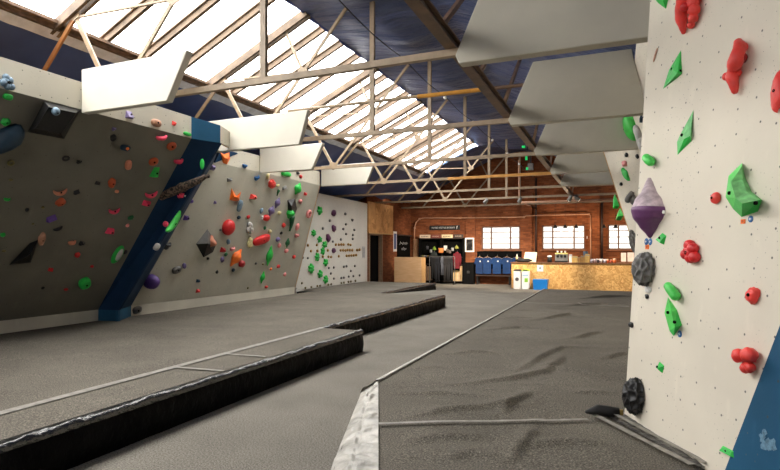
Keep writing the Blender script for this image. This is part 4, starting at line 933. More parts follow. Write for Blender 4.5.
# green facets on the slab
facet('R', 'green faceted hold cut by the top of the picture', [(651, -6), (658, 3), (666, 9), (669, -4), (664, -14)], [(662, -1, .05)], [(0, 1, 5), (1, 2, 5), (2, 3, 5), (3, 4, 5), (4, 0, 5)], ['green'] * 5)
facet('R', 'upper green kite-shaped faceted hold on the slab', [(681, 50), (669, 70), (663, 89), (682, 74)], [(673, 70, .035), (677.5, 73, .035)], [(0, 1, 4), (1, 2, 4), (2, 3, 5), (2, 5, 4), (3, 0, 5), (0, 4, 5)], ['green'] * 6, extra=[(671.5, 69, .02), (679.5, 71, .015)])
facet('R', 'lower green kite-shaped faceted hold on the slab', [(693.5, 110), (680, 135), (677, 142), (677.5, 155), (691.5, 141)], [(684, 139, .035), (690, 136, .03)], [(0, 1, 5), (1, 2, 5), (2, 3, 5), (3, 4, 6), (3, 6, 5), (4, 0, 6), (0, 5, 6)], ['*green', '*green', 'green', 'green', 'green', '*green', '*green'], extra=[(681.5, 135, .02), (689.5, 127, .012)])
facet('R', 'tall green faceted volume low on the slab', [(668, 297), (664.5, 313), (669.5, 331), (673.5, 336), (682, 325), (677, 310)], [(671.5, 312, .05), (675, 327, .06)], [(0, 1, 6), (1, 2, 7), (1, 7, 6), (2, 3, 7), (3, 4, 7), (4, 5, 7), (5, 6, 7), (5, 0, 6)], ['lime', 'lime', 'lime', 'green', 'green', 'green', 'lime', 'lime'], extra=[(667.5, 312.5, .04), (674, 322, .07)])
# the big green pinch: chalky hollow face, green sides
facet('R', 'big green pinch hold with a chalky hollow face', [(742, 163), (728.5, 176), (725.5, 197), (733, 209), (741.5, 217), (758, 211.5), (762, 200), (752, 192), (745.5, 178)],
      [(741.5, 167, .05), (731, 182, .09), (735.5, 198, .12), (742, 203.5, .13), (760, 200, .05), (747, 192, .045), (742.5, 180, .035)],
      [(0, 1, 10, 9), (1, 2, 11, 10), (2, 3, 11), (3, 4, 12, 11), (4, 5, 13, 12), (5, 6, 13), (6, 7, 14, 13), (7, 8, 15, 14), (8, 0, 9, 15), (9, 10, 15), (10, 11, 14, 15), (11, 12, 13, 14)],
      ['lime', 'lime', 'lime', 'green', 'green', 'green', '*lime', '*lime', '*lime', '*lime', '*lime', '*lime'], extra=[(729, 193, .06), (755, 203, .07)])
# purple drop: revolved profile in the wall frame
def drop(key, label, prof, cols, split, prot, bolts=()):
    """prof = [(u_left, u_right, v)], closed rounded volume; upper part chalky"""
    p0, a, b, n = PLANES[key]
    cu = sum((l + r) / 2 for l, r, v in prof) / len(prof); cv = sum(v for l, r, v in prof) / len(prof)
    c_ = on_plane(cu, cv, p0, n); mw = Matrix((a, b, n)).transposed().to_4x4(); mw.translation = c_; inv = mw.inverted()
    pnx = ((proj(c_ + n * .01) - proj(c_)) / .01).x
    wmax = max(r - l for l, r, v in prof); m = MB(); NU = 16; rings = []
    for l, r, v in prof:
        shx = .62 * prot * min(1, (r - l) / wmax) * pnx
        L, R_ = inv @ on_plane(l - min(0, shx), v, p0, n), inv @ on_plane(r - max(0, shx), v, p0, n); c = (L + R_) / 2; hw = max(.01, (R_ - L).length / 2); pz = prot * (hw / (wmax / 2 * depth(c_) / F)) ** .9
        ring = []
        for k in range(NU + 1):
            t = math.pi * k / NU; ring.append(V((c.x - hw * math.cos(t), c.y, -.004 + pz * math.sin(t) ** .8)))
        rings.append(ring)
    pts = [p for r in rings for p in r]; fs = []; mi = []
    for i in range(len(rings) - 1):
        for k in range(NU):
            q = i * (NU + 1) + k; fs.append((q, q + 1, q + NU + 2, q + NU + 1)); mi.append(0 if prof[i][2] < split else 1)
    n0 = len(rings); fs.append(tuple(range(NU + 1))); mi.append(0); fs.append(tuple((n0 - 1) * (NU + 1) + k for k in range(NU + 1))); mi.append(1)
    fs.append(tuple([i * (NU + 1) for i in range(n0)] + [i * (NU + 1) + NU for i in reversed(range(n0))])); mi.append(1)
    m.add(pts, fs); m.mi = mi
    o = obj('climbing_hold', m, cols); sm(o, 60); o.matrix_world = mw; tag(o, label, 'climbing hold', 'climbing holds on the ' + WALLN[key])
    for (u, v, h_) in bolts:
        q = inv @ on_plane(u, v, p0 + n * h_, n); obj('bolt_hole', MB().lathe([(.012, -.01), (.012, .004), (.008, .006), (.006, -.004)], q, 10), MAT['white'], o)
    return o
def smooth_prof(keys, n=22):
    vs = [k[2] for k in keys]; out = []
    for i in range(n + 1):
        v = vs[0] + (vs[-1] - vs[0]) * i / n
        for (l0, r0, v0), (l1, r1, v1) in zip(keys, keys[1:]):
            if v0 <= v <= v1 + 1e-6: t = (v - v0) / (v1 - v0); t = t * t * (3 - 2 * t) * .5 + t * .5; out.append((l0 + (l1 - l0) * t, r0 + (r1 - r0) * t, v)); break
    return out
drop('R', 'large purple teardrop volume with a chalky top at the slab edge', smooth_prof([(648, 651, 178), (646, 653.5, 184), (643, 656.5, 192), (637, 662, 201), (633.5, 665.5, 211), (635, 663.5, 218), (641, 658, 227), (647, 653, 235), (649, 651, 238)], 30), [CHALK('mauve'), hm('plum')], 207, .15, [(635.5, 210, .045), (663.5, 212, .04)])
# ---- rear right wall
hold('Q1', 631, 127, 15, 27, 'lime', 'ball', 0, .5, label='bright green teardrop hold between the boards and the slab')
hold('Q1', 641, 118, 7, 7, 'navy', 'wedge', .3, label='navy wedge right of the bright green teardrop'); hold('Q1', 640.5, 140, 9, 22, 'pale', 'multi', 0, label='pale grey spiky hold beside the bright green teardrop')
hold('Q1', 634.5, 139.5, 4, 3.5, 'maroon', 'chip', label='tiny plum chip under the bright green teardrop'); hold('Q1', 634.5, 146.3, 4, 2.5, 'brown', 'chip', label='tiny brown chip under the tiny plum chip')
hold('Q1', 625.5, 116.5, 4, 3, 'black', 'chip', label='black chip left of the bright green teardrop top')
for t in [(626.5, 155, 4, 5, 'black', 'lump', 0, 'black hold at the top of the rear right wall, left of two'), (637.3, 156.5, 3.5, 5, 'black', 'lump', 0, 'black hold at the top of the rear right wall, right of two'), (624.3, 163.7, 6, 7, 'palepink', 'lump', 0, 'pale pink hold on the rear right wall'),
          (625, 174.5, 15, 9, 'green', 'leaf', .55 + 1.57, 'green leaf hold on the rear right wall above the grey heart'), (621, 184, 4, 4, 'black', 'lump', 0, 'small black hold under the green leaf on the rear right wall'), (631, 199, 16, 16, 'grey', 'jug', .5, 'dark grey heart-like hold left of the purple drop'),
          (614.5, 202, 6, 14, 'green', 'wedge', .2, 'green wedge at the edge of the rear right wall, upper'), (618.5, 214.5, 9, 10, 'lime', 'wedge', .3, 'green wedge at the edge of the rear right wall, lower'), (634, 243, 9, 26, 'grey', 'honeycomb', 0, 'dark honeycomb hold half hidden behind the slab corner')]:
    hold('Q2', *t[:6], t[6], label=t[7])
# ---- explicit volumes on the left walls
facet('A', 'black box volume at the top of the dark overhang', [(44, 101.5), (80, 110), (64, 139), (28, 132)], [(49, 107, .28), (76, 113, .28), (61, 134, .22), (36, 128, .22)], [(0, 1, 5, 4), (1, 2, 6, 5), (2, 3, 7, 6), (3, 0, 4, 7), (4, 5, 6, 7)], ['jet'] * 5, 'wall_volume')
hold('AV', 56, 111.5, 9, 9, 'steel', 'ball', pr_=.8, label='round steel-grey hold on the black box volume')
facet('A', 'black triangle volume low on the dark overhang', [(9, 265), (31, 262.5), (38, 240), (30, 243)], [(27, 256, .16), (31, 253, .16)], [(0, 1, 4), (1, 2, 5), (1, 5, 4), (2, 3, 5), (3, 0, 4), (3, 4, 5)], ['jet'] * 6, 'wall_volume')
o = drop('A', 'big navy teardrop volume cut by the left picture edge', smooth_prof([(15, 22, 124), (7, 27, 127.5), (-1, 28.5, 132), (-8, 26, 138), (-16, 19, 143), (-24, 10, 147), (-28, 0, 150), (-28, -12, 153)], 20), [hm('navy'), hm('navy')], 130, .22)
def big_beam():
    p0, a, b, n = PLANES['BL']; P, Q = on_plane(157, 198, p0 + n * .1, n), on_plane(209, 176, p0 + n * .1, n)
    c_ = (P + Q) / 2; pts = []; rs = []
    for i in range(15):
        t = i / 14; q = P.lerp(Q, t) - c_; pts.append(q + V((0, 0, .03 * noise.noise(V((t * 6, 0, 1)))))); rs.append(.075 * (.5 + .6 * math.sin(math.pi * min(1, t + .12)) ** .5) * (1 + .35 * noise.noise(V((t * 9, 4, 2)))))
    mt, nt, bs = new_mat('brown_mottled_texture'); bs.inputs['Roughness'].default_value = .8
    nt.links.new(mix(nt, ramp(nt, noise_tex(nt, 22, 4), .4, .6), srgb(26, 22, 20), srgb(112, 92, 78)), bs.inputs['Base Color']); bump(nt, bs, noise_tex(nt, 30, 4), 1, .03)
    o_ = obj('wall_volume', MB().tube(pts, rs, 12), mt, None, True); o_.location = c_; tag(o_, 'brown mottled beam-like volume across the blue arete', 'climbing hold', 'climbing holds on the blue arete')
big_beam()
facet('B', 'big faceted grey and black volume on the grey wall', [(207.5, 229), (196, 244), (203.5, 257.5), (213, 252), (216.5, 244)], [(208, 243.5, .2)], [(0, 1, 5), (1, 2, 5), (2, 3, 5), (3, 4, 5), (4, 0, 5)], ['grey', 'jet', 'jet', 'black', 'grey'], 'wall_volume')
hold('B', 211.5, 242.5, 7, 15, 'salmon', 'leaf', -.2, pr_=1.6, label='salmon leaf hold bolted on the faceted grey volume')
facet('B', 'black wedge volume with a green hold near the grey wall right edge', [(287.5, 200), (295, 198.5), (297, 209), (292, 222), (288, 212)], [(291.5, 206, .15)], [(0, 1, 5), (1, 2, 5), (2, 3, 5), (3, 4, 5), (4, 0, 5)], ['black'] * 5, 'wall_volume')
hold('B', 291, 213.5, 7, 13, 'green', 'leaf', 0, pr_=.8, label='green hold bolted on the black wedge volume')
facet('HB', 'orange winged hold beside the blue top', [(220, 152), (224, 153.5), (229.5, 151.5), (230, 159), (227, 164.5), (223, 163)], [(225, 158, .14), (227.5, 158.5, .12)], [(0, 1, 6), (1, 2, 7), (1, 7, 6), (2, 3, 7), (3, 4, 7), (4, 5, 6), (4, 6, 7), (5, 0, 6)], ['orange'] * 8)
facet('B', 'orange butterfly hold on the grey wall', [(231.5, 188), (229.5, 200), (236, 201.5), (239.5, 200), (241, 191.5), (236.5, 196.5)], [(234, 196.5, .11), (238, 197.5, .11)], [(0, 1, 6), (1, 2, 6), (2, 7, 6), (2, 3, 7), (3, 4, 7), (4, 5, 7), (5, 6, 7), (5, 0, 6)], ['orange'] * 8)
# holds moulded as bent tubes and lobes on the slab
def moulded(key, label, col, body, lobes, nm='lobe'):
    """body = [(u, v, height, radius px)] smooth tapering tube; lobes = [(u, v, height, radius px, colour)]"""
    p0, a, b, n = PLANES[key]; c_ = on_plane(body[0][0], body[0][1], p0, n); s_ = depth(c_) / F
    P = [on_plane(u, v, p0 + n * h_, n) - c_ for u, v, h_, r in body]; R_ = [r * s_ for u, v, h_, r in body]
    pts, rs = [], []
    for i in range(len(P) - 1):
        for k in range(4): t = k / 4; t = t * t * (3 - 2 * t); pts.append(P[i].lerp(P[i + 1], t if False else k / 4)); rs.append(R_[i] + (R_[i + 1] - R_[i]) * t)
    pts.append(P[-1]); rs.append(R_[-1])
    e0 = pts[0] - (pts[1] - pts[0]).normalized() * rs[0] * .6; e1 = pts[-1] + (pts[-1] - pts[-2]).normalized() * rs[-1] * .6
    pts = [e0] + pts + [e1]; rs = [rs[0] * .55] + rs + [rs[-1] * .5]
    o = obj('climbing_hold', MB().tube(pts, rs, 16), hm(col), None, True); o.location = c_; tag(o, label, 'climbing hold', 'climbing holds on the ' + WALLN[key])
    for k, (u, v, h_, r, c2) in enumerate(lobes):
        q = on_plane(u, v, p0 + n * h_, n) - c_; obj(nm, MB().ball(q, r * s_, 18, 12, lambda d: 1 + .14 * noise.noise(d * 1.6 + V((k, u, v)))), hm(c2), o, True)
    return o
moulded('R', 'tall twisted bright red hold on the upper slab', 'coral', [(738, 42, .03, 4), (740, 48, .05, 6), (737, 55, .08, 6), (735, 63, .08, 7), (733, 70, .04, 5), (732, 77, .05, 6), (734, 85, .04, 4.5), (735, 92, .03, 3)], [(743, 47, .03, 4.6, 'coral'), (741, 58, .03, 5.5, 'crimson'), (727, 76.5, .03, 4.4, 'coral'), (737, 73, .03, 4.2, 'coral')])
moulded('R', 'bright red two-legged hold at the top of the white slab', 'coral', [(690, -12, .03, 7), (686, -2, .06, 9), (682, 8, .06, 6.5), (681, 18, .05, 5.5), (683, 28, .03, 3.5), (683.5, 33, .02, 2)], [(693, 3, .05, 6, 'coral'), (694, 10, .05, 5.5, 'coral'), (693, 18, .04, 4.8, 'coral'), (691, 25, .03, 3.6, 'coral'), (684.5, 7, .09, 4, 'red'), (697, -3, .04, 5, 'coral')])
moulded('R', 'red three-lobed hold beside the blue facet', 'coral', [(741, 358, .02, 3), (746, 361, .02, 3.5), (747, 367, .02, 2.5)], [(739, 355.5, .05, 7.0, 'coral'), (749.5, 355, .05, 7.6, 'coral'), (745.5, 368, .04, 5.2, 'coral'), (750, 367.5, .035, 5, 'coral')])
moulded('R', 'bright green bar hold above the green faceted volume', 'lime', [(668, 286, .03, 4.2), (671.5, 290.5, .05, 4.8), (676, 297, .04, 4.6)], [])
moulded('R', 'bright green rounded hold at the left edge of the slab', 'lime', [(646, 157.5, .04, 4.0), (649, 160.5, .05, 4.4), (651.5, 163, .04, 3.8)], [])
# chalk splash on the blue facet is in its paint; finish hold labels
from collections import defaultdict
for (o, key, u, v, w, h, col, kind, label) in HOLDS: o['group'] = 'climbing holds on the ' + WALLN[key]; o['category'] = 'climbing hold'
need = defaultdict(list)
for rec in HOLDS:
    if rec[8]: rec[0]['label'] = rec[8]
    else: need['%s %s hold on the %s' % (CW.get(rec[6], rec[6]), SHAPE[rec[7]], WALLN[rec[1]])].append(rec)
for base, rs in need.items():
    rs.sort(key=lambda r: r[2])
    for i, r in enumerate(rs): r[0]['label'] = base if len(rs) == 1 else '%s, %s' % (base, 'leftmost' if i == 0 else 'rightmost' if i == len(rs) - 1 else ORD[i] + ' from the left')
# ================================================================== BACK OF THE HALL
BW = YB - .001
def rectY(u0, v0, u1, v1, y):
    a, b = onY(u0, v0, y), onY(u1, v1, y); um, vm = (u0 + u1) / 2, (v0 + v1) / 2
    return onY(u0, vm, y).x, onY(u1, vm, y).x, onY(um, v1, y).z, onY(um, v0, y).z
# counter
CY = 24.0
cx0, cx1, _, czt = rectY(511.5, 263, 640, 288, CY); cx1 = 3.0; czt = onY(570, 262.6, CY).z
ct = thing('counter', 'long reception counter faced with wood chip board', 'counter', (0, CY, 0))
L = lambda x0, y0, z0, x1, y1, z1: MB().box(x0, y0, z0, x1, y1, z1)
obj('front_panel', L(cx0, 0, 0.002, cx1, .03, czt - .04), MAT['osb'], ct, uv=((1, .3, 0), (0, 0, 1)))
obj('end_panel', L(cx0, .03, .002, cx0 + .03, .75, czt - .04), MAT['osb'], ct, uv=((1, 1, 0), (0, 0, 1)))
obj('worktop', L(cx0 - .04, -.05, czt - .04, cx1, .8, czt), wood_mat('dark_worktop', srgb(104, 66, 40), srgb(134, 90, 58)), ct)
obj('shelf', L(cx0 + .03, .1, .5, cx1, .7, .53), MAT['osb'], ct, uv=((1, 0, 0), (0, 1, 0)))
# notice, recycling bins, blue tub
x0, x1, z0, z1 = rectY(537, 265, 543.3, 271.5, CY - .01)
n_ = thing('paper_notice', 'white paper notice fixed to the counter front', 'notice', ((x0 + x1) / 2, CY - .008, z0))
w = x1 - x0; h = z1 - z0; obj('sheet', L(-w / 2, -.003, 0, w / 2, .003, h), MAT['white'], n_); obj('print_mark', MB().lathe([(w * .2, 0), (w * .2, .002)], (0, 0, 0), 14), pm('grey_print', srgb(150, 152, 160), .8), n_).matrix_local = Matrix.Translation((0, -.003, h * .5)) @ Matrix.Rotation(math.pi / 2, 4, 'X')
def recycle(u0, u1, label, lid, patch, rnd):
    y = CY - .45; x0, x1, z0, z1 = rectY(u0, 269.5, u1, 288, y); w = x1 - x0; h = z1
    t = thing('recycling_bin', label, 'bin', ((x0 + x1) / 2, y, 0.002), 'recycling bins by the counter')
    o = obj('body', L(-w / 2, 0, 0, w / 2, .36, h * .93), M('bin_white', srgb(250, 249, 246), .4, 0, .02), t); bevel(o, .015)
    lo = obj('lid', MB().hexa([(-w / 2 - .01, -.01, h * .93), (w / 2 + .01, -.01, h * .93), (w / 2 + .01, .37, h * .93), (-w / 2 - .01, .37, h * .93), (-w * .42, .03, h), (w * .42, .03, h), (w * .42, .33, h), (-w * .42, .33, h)]), lid, t)
    obj('lid_flap', L(-w * .3, -.014, h * .945, w * .3, .0, h * .985), MAT['black'], lo)
    if rnd: q = obj('label_disc', MB().lathe([(w * .27, 0), (w * .27, .003)], (0, 0, 0), 20), patch, t); q.matrix_local = Matrix.Translation((0, 0, h * .5)) @ Matrix.Rotation(math.pi / 2, 4, 'X')
    else:
        obj('label_patch', L(-w * .1, -.004, h * .36, w * .36, 0, h * .56), patch, t); obj('label_band', L(-w * .38, -.004, h * .68, w * .38, 0, h * .74), pm('pale_blue_label', srgb(150, 196, 226), .5), t)
recycle(513.5, 520.5, 'white recycling bin with a black lid and a dark round label', MAT['black'], pm('grey_label', srgb(80, 74, 76), .6), True)
recycle(521.7, 528.8, 'white recycling bin with a lime lid and green label', pm('lime_lid', srgb(186, 214, 60), .4), pm('lime_label', srgb(150, 206, 70), .5), False)
y = CY - .55; x0, x1, z0, z1 = rectY(532.5, 279.5, 547.5, 288.4, y); w = x1 - x0; h = z1
t = thing('storage_tub', 'bright blue plastic tub on the floor by the counter', 'tub', ((x0 + x1) / 2, y, 0.002)); bl = pm('blue_plastic', srgb(24, 128, 214), .35, var=.04)
obj('tub_body', MB().hexa([(-w * .44, .02, 0), (w * .44, .02, 0), (w * .44, .42, 0), (-w * .44, .42, 0), (-w * .49, 0, h * .86), (w * .49, 0, h * .86), (w * .49, .45, h * .86), (-w * .49, .45, h * .86)]), bl, t); bevel(obj('tub_lid', L(-w / 2, -.015, h * .86, w / 2, .465, h), bl, t), .015)
# things on the counter
def on_counter(u, v_top, u2, dy=.35):
    x0, x1, z0, z1 = rectY(u, v_top, u2, 263, CY + dy); return (x0 + x1) / 2, x1 - x0, max(.06, z1 - czt)
cb = pm('cream_board', srgb(228, 208, 176), .6)
x, w, h = on_counter(523, 252, 536.5, .3)
t = thing('sign_board', 'cream board leaning on the left of the counter', 'board', (x, CY + .3, czt)); m_ = MB().hexa([(-w * .5, 0, 0), (w * .46, 0, 0), (w * .46, .04, 0), (-w * .5, .04, 0), (-w * .36, .12, h), (w * .5, .12, h * .96), (w * .5, .16, h * .96), (-w * .36, .16, h)]); obj('board', m_, cb, t)
obj('printed_mark', MB().hexa([(-w * .1, .035, h * .35), (w * .15, .035, h * .35), (w * .15, .045, h * .35), (-w * .1, .045, h * .35), (-w * .06, .06, h * .55), (w * .15, .06, h * .55), (w * .15, .07, h * .55), (-w * .06, .07, h * .55)]), pm('pale_print', srgb(170, 172, 190), .7), t)
x, w, h = on_counter(515, 258, 532, .12)
tag(obj('soft_bag', MB().ball((x, CY + .12, czt + h * .42), (w * .5, .14, h * .5), 20, 10, lambda d: 1 + .2 * noise.noise(d * 2.2)), MAT['black'], None, True), 'black soft bag slumped on the left end of the counter', 'bag')
x, w, h = on_counter(515.6, 254.5, 518, .45); t = thing('bottle', 'small pale bottle on the left end of the counter', 'bottle', (x, CY + .5, czt)); obj('body', MB().lathe([(w * .5, 0), (w * .5, h * .6), (w * .2, h * .75)], n=12), pm('amber_plastic', srgb(206, 170, 120), .3), t, True); obj('cap', MB().lathe([(w * .22, h * .75), (w * .22, h)], n=10), MAT['white'], t)
x, w, h = on_counter(547, 255.5, 552, .4); t = thing('coffee_grinder', 'small dark grinder with a pale lid on the counter', 'grinder', (x, CY + .4, czt)); obj('body', MB().lathe([(w * .5, 0), (w * .46, h * .45), (w * .36, h * .55), (w * .5, h * .8)], n=16), MAT['black'], t, True); obj('lid', MB().lathe([(w * .5, h * .8), (w * .42, h), (.01, h)], n=16), MAT['white'], t)
x, w, h = on_counter(555, 251.5, 567.5, .4); t = thing('coffee_machine', 'chrome coffee machine with a yellowish top on the counter', 'coffee machine', (x, CY + .35, czt)); me_ = pm('chrome', srgb(176, 172, 164), .3, metal=.7)
obj('body', L(-w / 2, .1, h * .15, w / 2, .45, h * .75), me_, t); obj('base_tray', L(-w / 2, -.05, 0, w / 2, .45, h * .15), MAT['black'], t); obj('cup_rail', L(-w / 2, .0, h * .75, w / 2, .45, h * .86), pm('pale_yellow_top', srgb(222, 206, 130), .5), t)
for k in (-.28, .02, .3): g_ = obj('group_head', MB().lathe([(.05, 0), (.05, .1)], (w * k, .04, h * .45), 10), MAT['black'], t); obj('portafilter_handle', MB().tube([(w * k, .0, h * .48), (w * k + .02, -.16, h * .44)], .018, 8), MAT['black'], g_)
for i, k in enumerate((-.3, 0, .3)): tag(obj('cup', MB().lathe([(.03, 0), (.042, .09), (.036, .088), (.026, .01)], (x + w * k, CY + .5, czt + h * .86), 12), MAT['white'], None, True), ['left', 'middle', 'right'][i] + ' white cup on top of the coffee machine', 'cup', 'cups on the coffee machine')
card = pm('brown_card', srgb(206, 160, 96), .8); ycard = pm('yellow_card', srgb(226, 188, 110), .7)
for u0, u1, vt, lab, mt in ((569, 571.8, 254.5, 'white paper cup stack left of the card boxes', MAT['white']), (572, 577.5, 256, 'squat yellow card box on the counter', ycard), (578, 580, 257, 'narrow brown card box on the counter', card), (580.5, 585, 255.5, 'open card box of snacks on the counter, left of the pillar', card), (585.2, 589.5, 254, 'tall card box of snacks below the window corner', ycard)):
    x, w, h = on_counter(u0, vt, u1, .3); t = thing('snack_box', lab, 'box', (x, CY + .35, czt), 'boxes on the counter')
    obj('carton', L(-w / 2, -.1, 0, w / 2, .1, h * .8), mt, t); obj('lid_card', L(-w / 2, .06, h * .8, w / 2, .1, h), mt, t)
    for k in (-.25, .22): obj('packet', L(w * k - w * .16, -.09, h * .62, w * k + w * .16, .02, h * .88), pm('blue_grey_packet', srgb(136, 150, 168), .4), t)
x, w, h = on_counter(575, 252.8, 579.5, .5); tag(obj('paper_roll', MB().lathe([(.09, 0), (.09, .22), (.03, .22), (.03, .2)], (x, CY + .62, czt), 14), MAT['white'], None, True), 'white paper roll behind the card boxes', 'paper roll')
x, w, h = on_counter(583, 251.5, 588, .55); tag(obj('tin', MB().lathe([(.1, 0), (.1, h * .95), (.09, h), (.01, h)], (x, CY + .62, czt), 16), pm('blue_grey_tin', srgb(110, 130, 150), .4, metal=.4), None, True), 'blue-grey tin behind the snack boxes', 'tin')
cupm = [pm('lilac_cup', srgb(206, 200, 216), .3), MAT['white'], pm('dark_cup', srgb(70, 60, 70), .4), pm('pink_cup', srgb(224, 196, 196), .3)]
for i in range(14):
    u = 591.3 + i * 1.12; P = onY(u, 262, CY + .2 + .09 * (i % 3))
    o_ = obj('glass_cup', MB().lathe([(.034, 0), (.04, .13 + .03 * (i % 2)), (.035, .13 + .03 * (i % 2)), (.03, .01)], (P.x, CY + .2 + .09 * (i % 3), czt), 12), cupm[(i * 5) % 4], None, True)
    tag(o_, '%s of the row of small cups and glasses on the counter' % ('leftmost' if i == 0 else 'rightmost' if i == 13 else ORD[i] + ' from the left'), 'cup', 'cups and glasses on the counter')
for i, (u0, u1, vt, c) in enumerate(((606.5, 609, 259, (206, 100, 60)), (609.5, 612, 259.5, (190, 84, 56)), (612.5, 616.5, 258.5, (226, 120, 70)))):
    x, w, h = on_counter(u0, vt, u1, .3); t = thing('sauce_bottle', ['left small orange pot beside the cups', 'middle small orange pot beside the cups', 'right and largest orange pot beside the cups'][i], 'pot', (x, CY + .3, czt), 'orange pots on the counter')
    obj('pot', MB().lathe([(w * .42, 0), (w * .5, h * .5), (w * .4, h * .8)], n=12), pm('orange_pot_%d' % i, srgb(*c), .4), t, True); obj('lid', MB().lathe([(w * .42, h * .8), (w * .38, h), (.005, h)], n=12), cb, t)
for i, (u0, u1, vt) in enumerate(((621, 626.3, 252.8), (627.5, 634, 252.5))):
    x, w, h = on_counter(u0, vt, u1, .35); t = thing('menu_board', ['left pink-white menu board at the right end of the counter', 'right pink-white menu board at the right end of the counter'][i], 'board', (x, CY + .4, czt), 'menu boards on the counter')
    obj('panel', MB().hexa([(-w / 2, 0, h * .12), (w / 2, 0, h * .12), (w / 2, .02, h * .12), (-w / 2, .02, h * .12), (-w / 2, .1, h), (w / 2, .1, h), (w / 2, .12, h), (-w / 2, .12, h)]), pm('pinkish_board', srgb(236, 214, 198), .6), t); obj('foot', L(-w * .3, -.05, 0, w * .3, .12, h * .12), wood_mat('stand_wood', srgb(120, 84, 56), srgb(150, 108, 74)), t)
# pendant lamps before the windows
for i, u in enumerate((555.3, 565.2, 576, 604, 615.5)):
    P = onY(u, 226.3, CY + 1.2)
    t = thing('pendant_lamp', '%s small black pendant lamp above the counter' % ('leftmost' if i == 0 else 'rightmost' if i == 4 else ORD[i] + ' from left'), 'lamp', (P.x, P.y, P.z), 'pendant lamps above the counter')
    obj('lamp_shade', MB().lathe([(.10, -.08), (.09, -.03), (.04, .04), (.025, .08), (.02, .08), (.03, .03), (.08, -.03), (.092, -.08)], n=20), MAT['black'], t, True); obj('cord', MB().tube([(0, 0, .1), (0, 0, 1.3)], .006, 6), MAT['black'], t); obj('lamp_bulb', MB().ball((0, 0, -.04), .035, 12, 8), emit_mat('warm_bulb', (1, .72, .42, 1), 6), t, True)
    l = bpy.data.lights.new('pendant_light', 'POINT'); l.energy = 30; l.color = (1, .70, .42); l.shadow_soft_size = .06; lo = bpy.data.objects.new('pendant_light', l); COL.objects.link(lo); lo.location = P - V((0, .0, .2))

# T-shirts on a rail
x0, x1, z0, z1 = rectY(477, 251.5, 523, 258, BW - .05)
t = thing('display_board', 'long black board with a rail behind the blue T-shirts', 'board', (x0, YB - .04, z0), None); zb = z0
obj('back_board', L(0, 0, -.55, x1 - x0, .035, z1 - z0), MAT['jet'], t); obj('rail', MB().tube([(-.05, -.32, -.02), (x1 - x0 + .05, -.32, -.02)], .018, 10), MAT['metal'], t)
for xx in (.3, (x1 - x0) * .5, x1 - x0 - .3): obj('bracket', L(xx - .015, -.33, -.03, xx + .015, 0, -.0), MAT['metal'], t)
x0b, x1b, z0b, z1b = rectY(476, 274.5, 512, 281, BW - .3)
t2 = thing('low_bench', 'low dark bench under the blue T-shirts', 'bench', ((x0b + x1b) / 2, YB - .3, 0.002)); wb_ = x1b - x0b
obj('bench_top', L(-wb_ / 2, -.2, .42, wb_ / 2, .28, .47), wood_mat('bench_wood', srgb(52, 34, 26), srgb(74, 50, 38)), t2)
for s_ in (-1, 1):
    for yy in (-.15, .22): obj('leg', L(s_ * (wb_ / 2 - .1) - .03, yy - .03, 0, s_ * (wb_ / 2 - .1) + .03, yy + .03, .42), MAT['black'], t2)
def tshirt(u, w_px, label, shade):
    y = YB - .36; P = onY(u, 257.2, y); sc = depth(P) / F; w = w_px * sc; top = onY(u, 257.2, y).z; bot = onY(u, 274, y).z; h = top - bot
    t = thing('t_shirt', label, 't-shirt', (P.x, y, bot), 'blue T-shirts on the rail')
    half = [(0, h * .965), (.10 * w, h * .96), (.16 * w, h), (.40 * w, h * .93), (.56 * w, h * .62), (.44 * w, h * .56), (.37 * w, h * .70), (.38 * w, h * .02), (0, 0)]
    out = half + [(-a, b) for a, b in reversed(half[1:-1])]
    m = MB()
    def lay(yo):
        return [V((a, yo * (.3 + .7 * math.cos(1.3 * a / w)) + .012 * math.sin(a / w * 14) * (1 - b / h), b)) for a, b in out]
    f, bk = lay(-.10), lay(.08); n = len(out); m.add(f + bk, [tuple(range(n)), tuple(reversed(range(n, 2 * n)))] + [(i, n + i, n + (i + 1) % n, (i + 1) % n) for i in range(n)])
    o = obj('shirt_body', m, pm('blue_cotton_%d' % shade, srgb(18 + shade, 48 + shade * 2, 92 + shade * 3), .9, var=.14, scale=5), t, False); bevel(o, .02, 2)
    obj('chest_print', L(.06 * w, -.112, h * .72, .18 * w, -.098, h * .80), MAT['white'], t); obj('hanger', MB().tube([(-.33 * w, 0, h * .95), (0, 0, h * 1.03), (.33 * w, 0, h * .95)], .014, 8), wood_mat('hanger_wood', srgb(196, 150, 104), srgb(216, 176, 130)), t)
    obj('hanger_hook', MB().tube([(0, 0, h * 1.03), (0, 0, h * 1.08), (.02, .02, h * 1.12), (0, .04, h * 1.13)], .008, 6), MAT['metal'], t)
for i, (u, w_) in enumerate(((479.5, 8), (487.3, 9), (497, 9.4), (506.8, 8.8), (517, 8.8))): tshirt(u, w_ * 1.17, '%s blue T-shirt on the rail%s' % (('leftmost', 'second', 'middle', 'fourth', 'rightmost')[i], ', partly hidden by the counter' if i == 4 else ''), (0, 4, 7, 5, 3)[i])

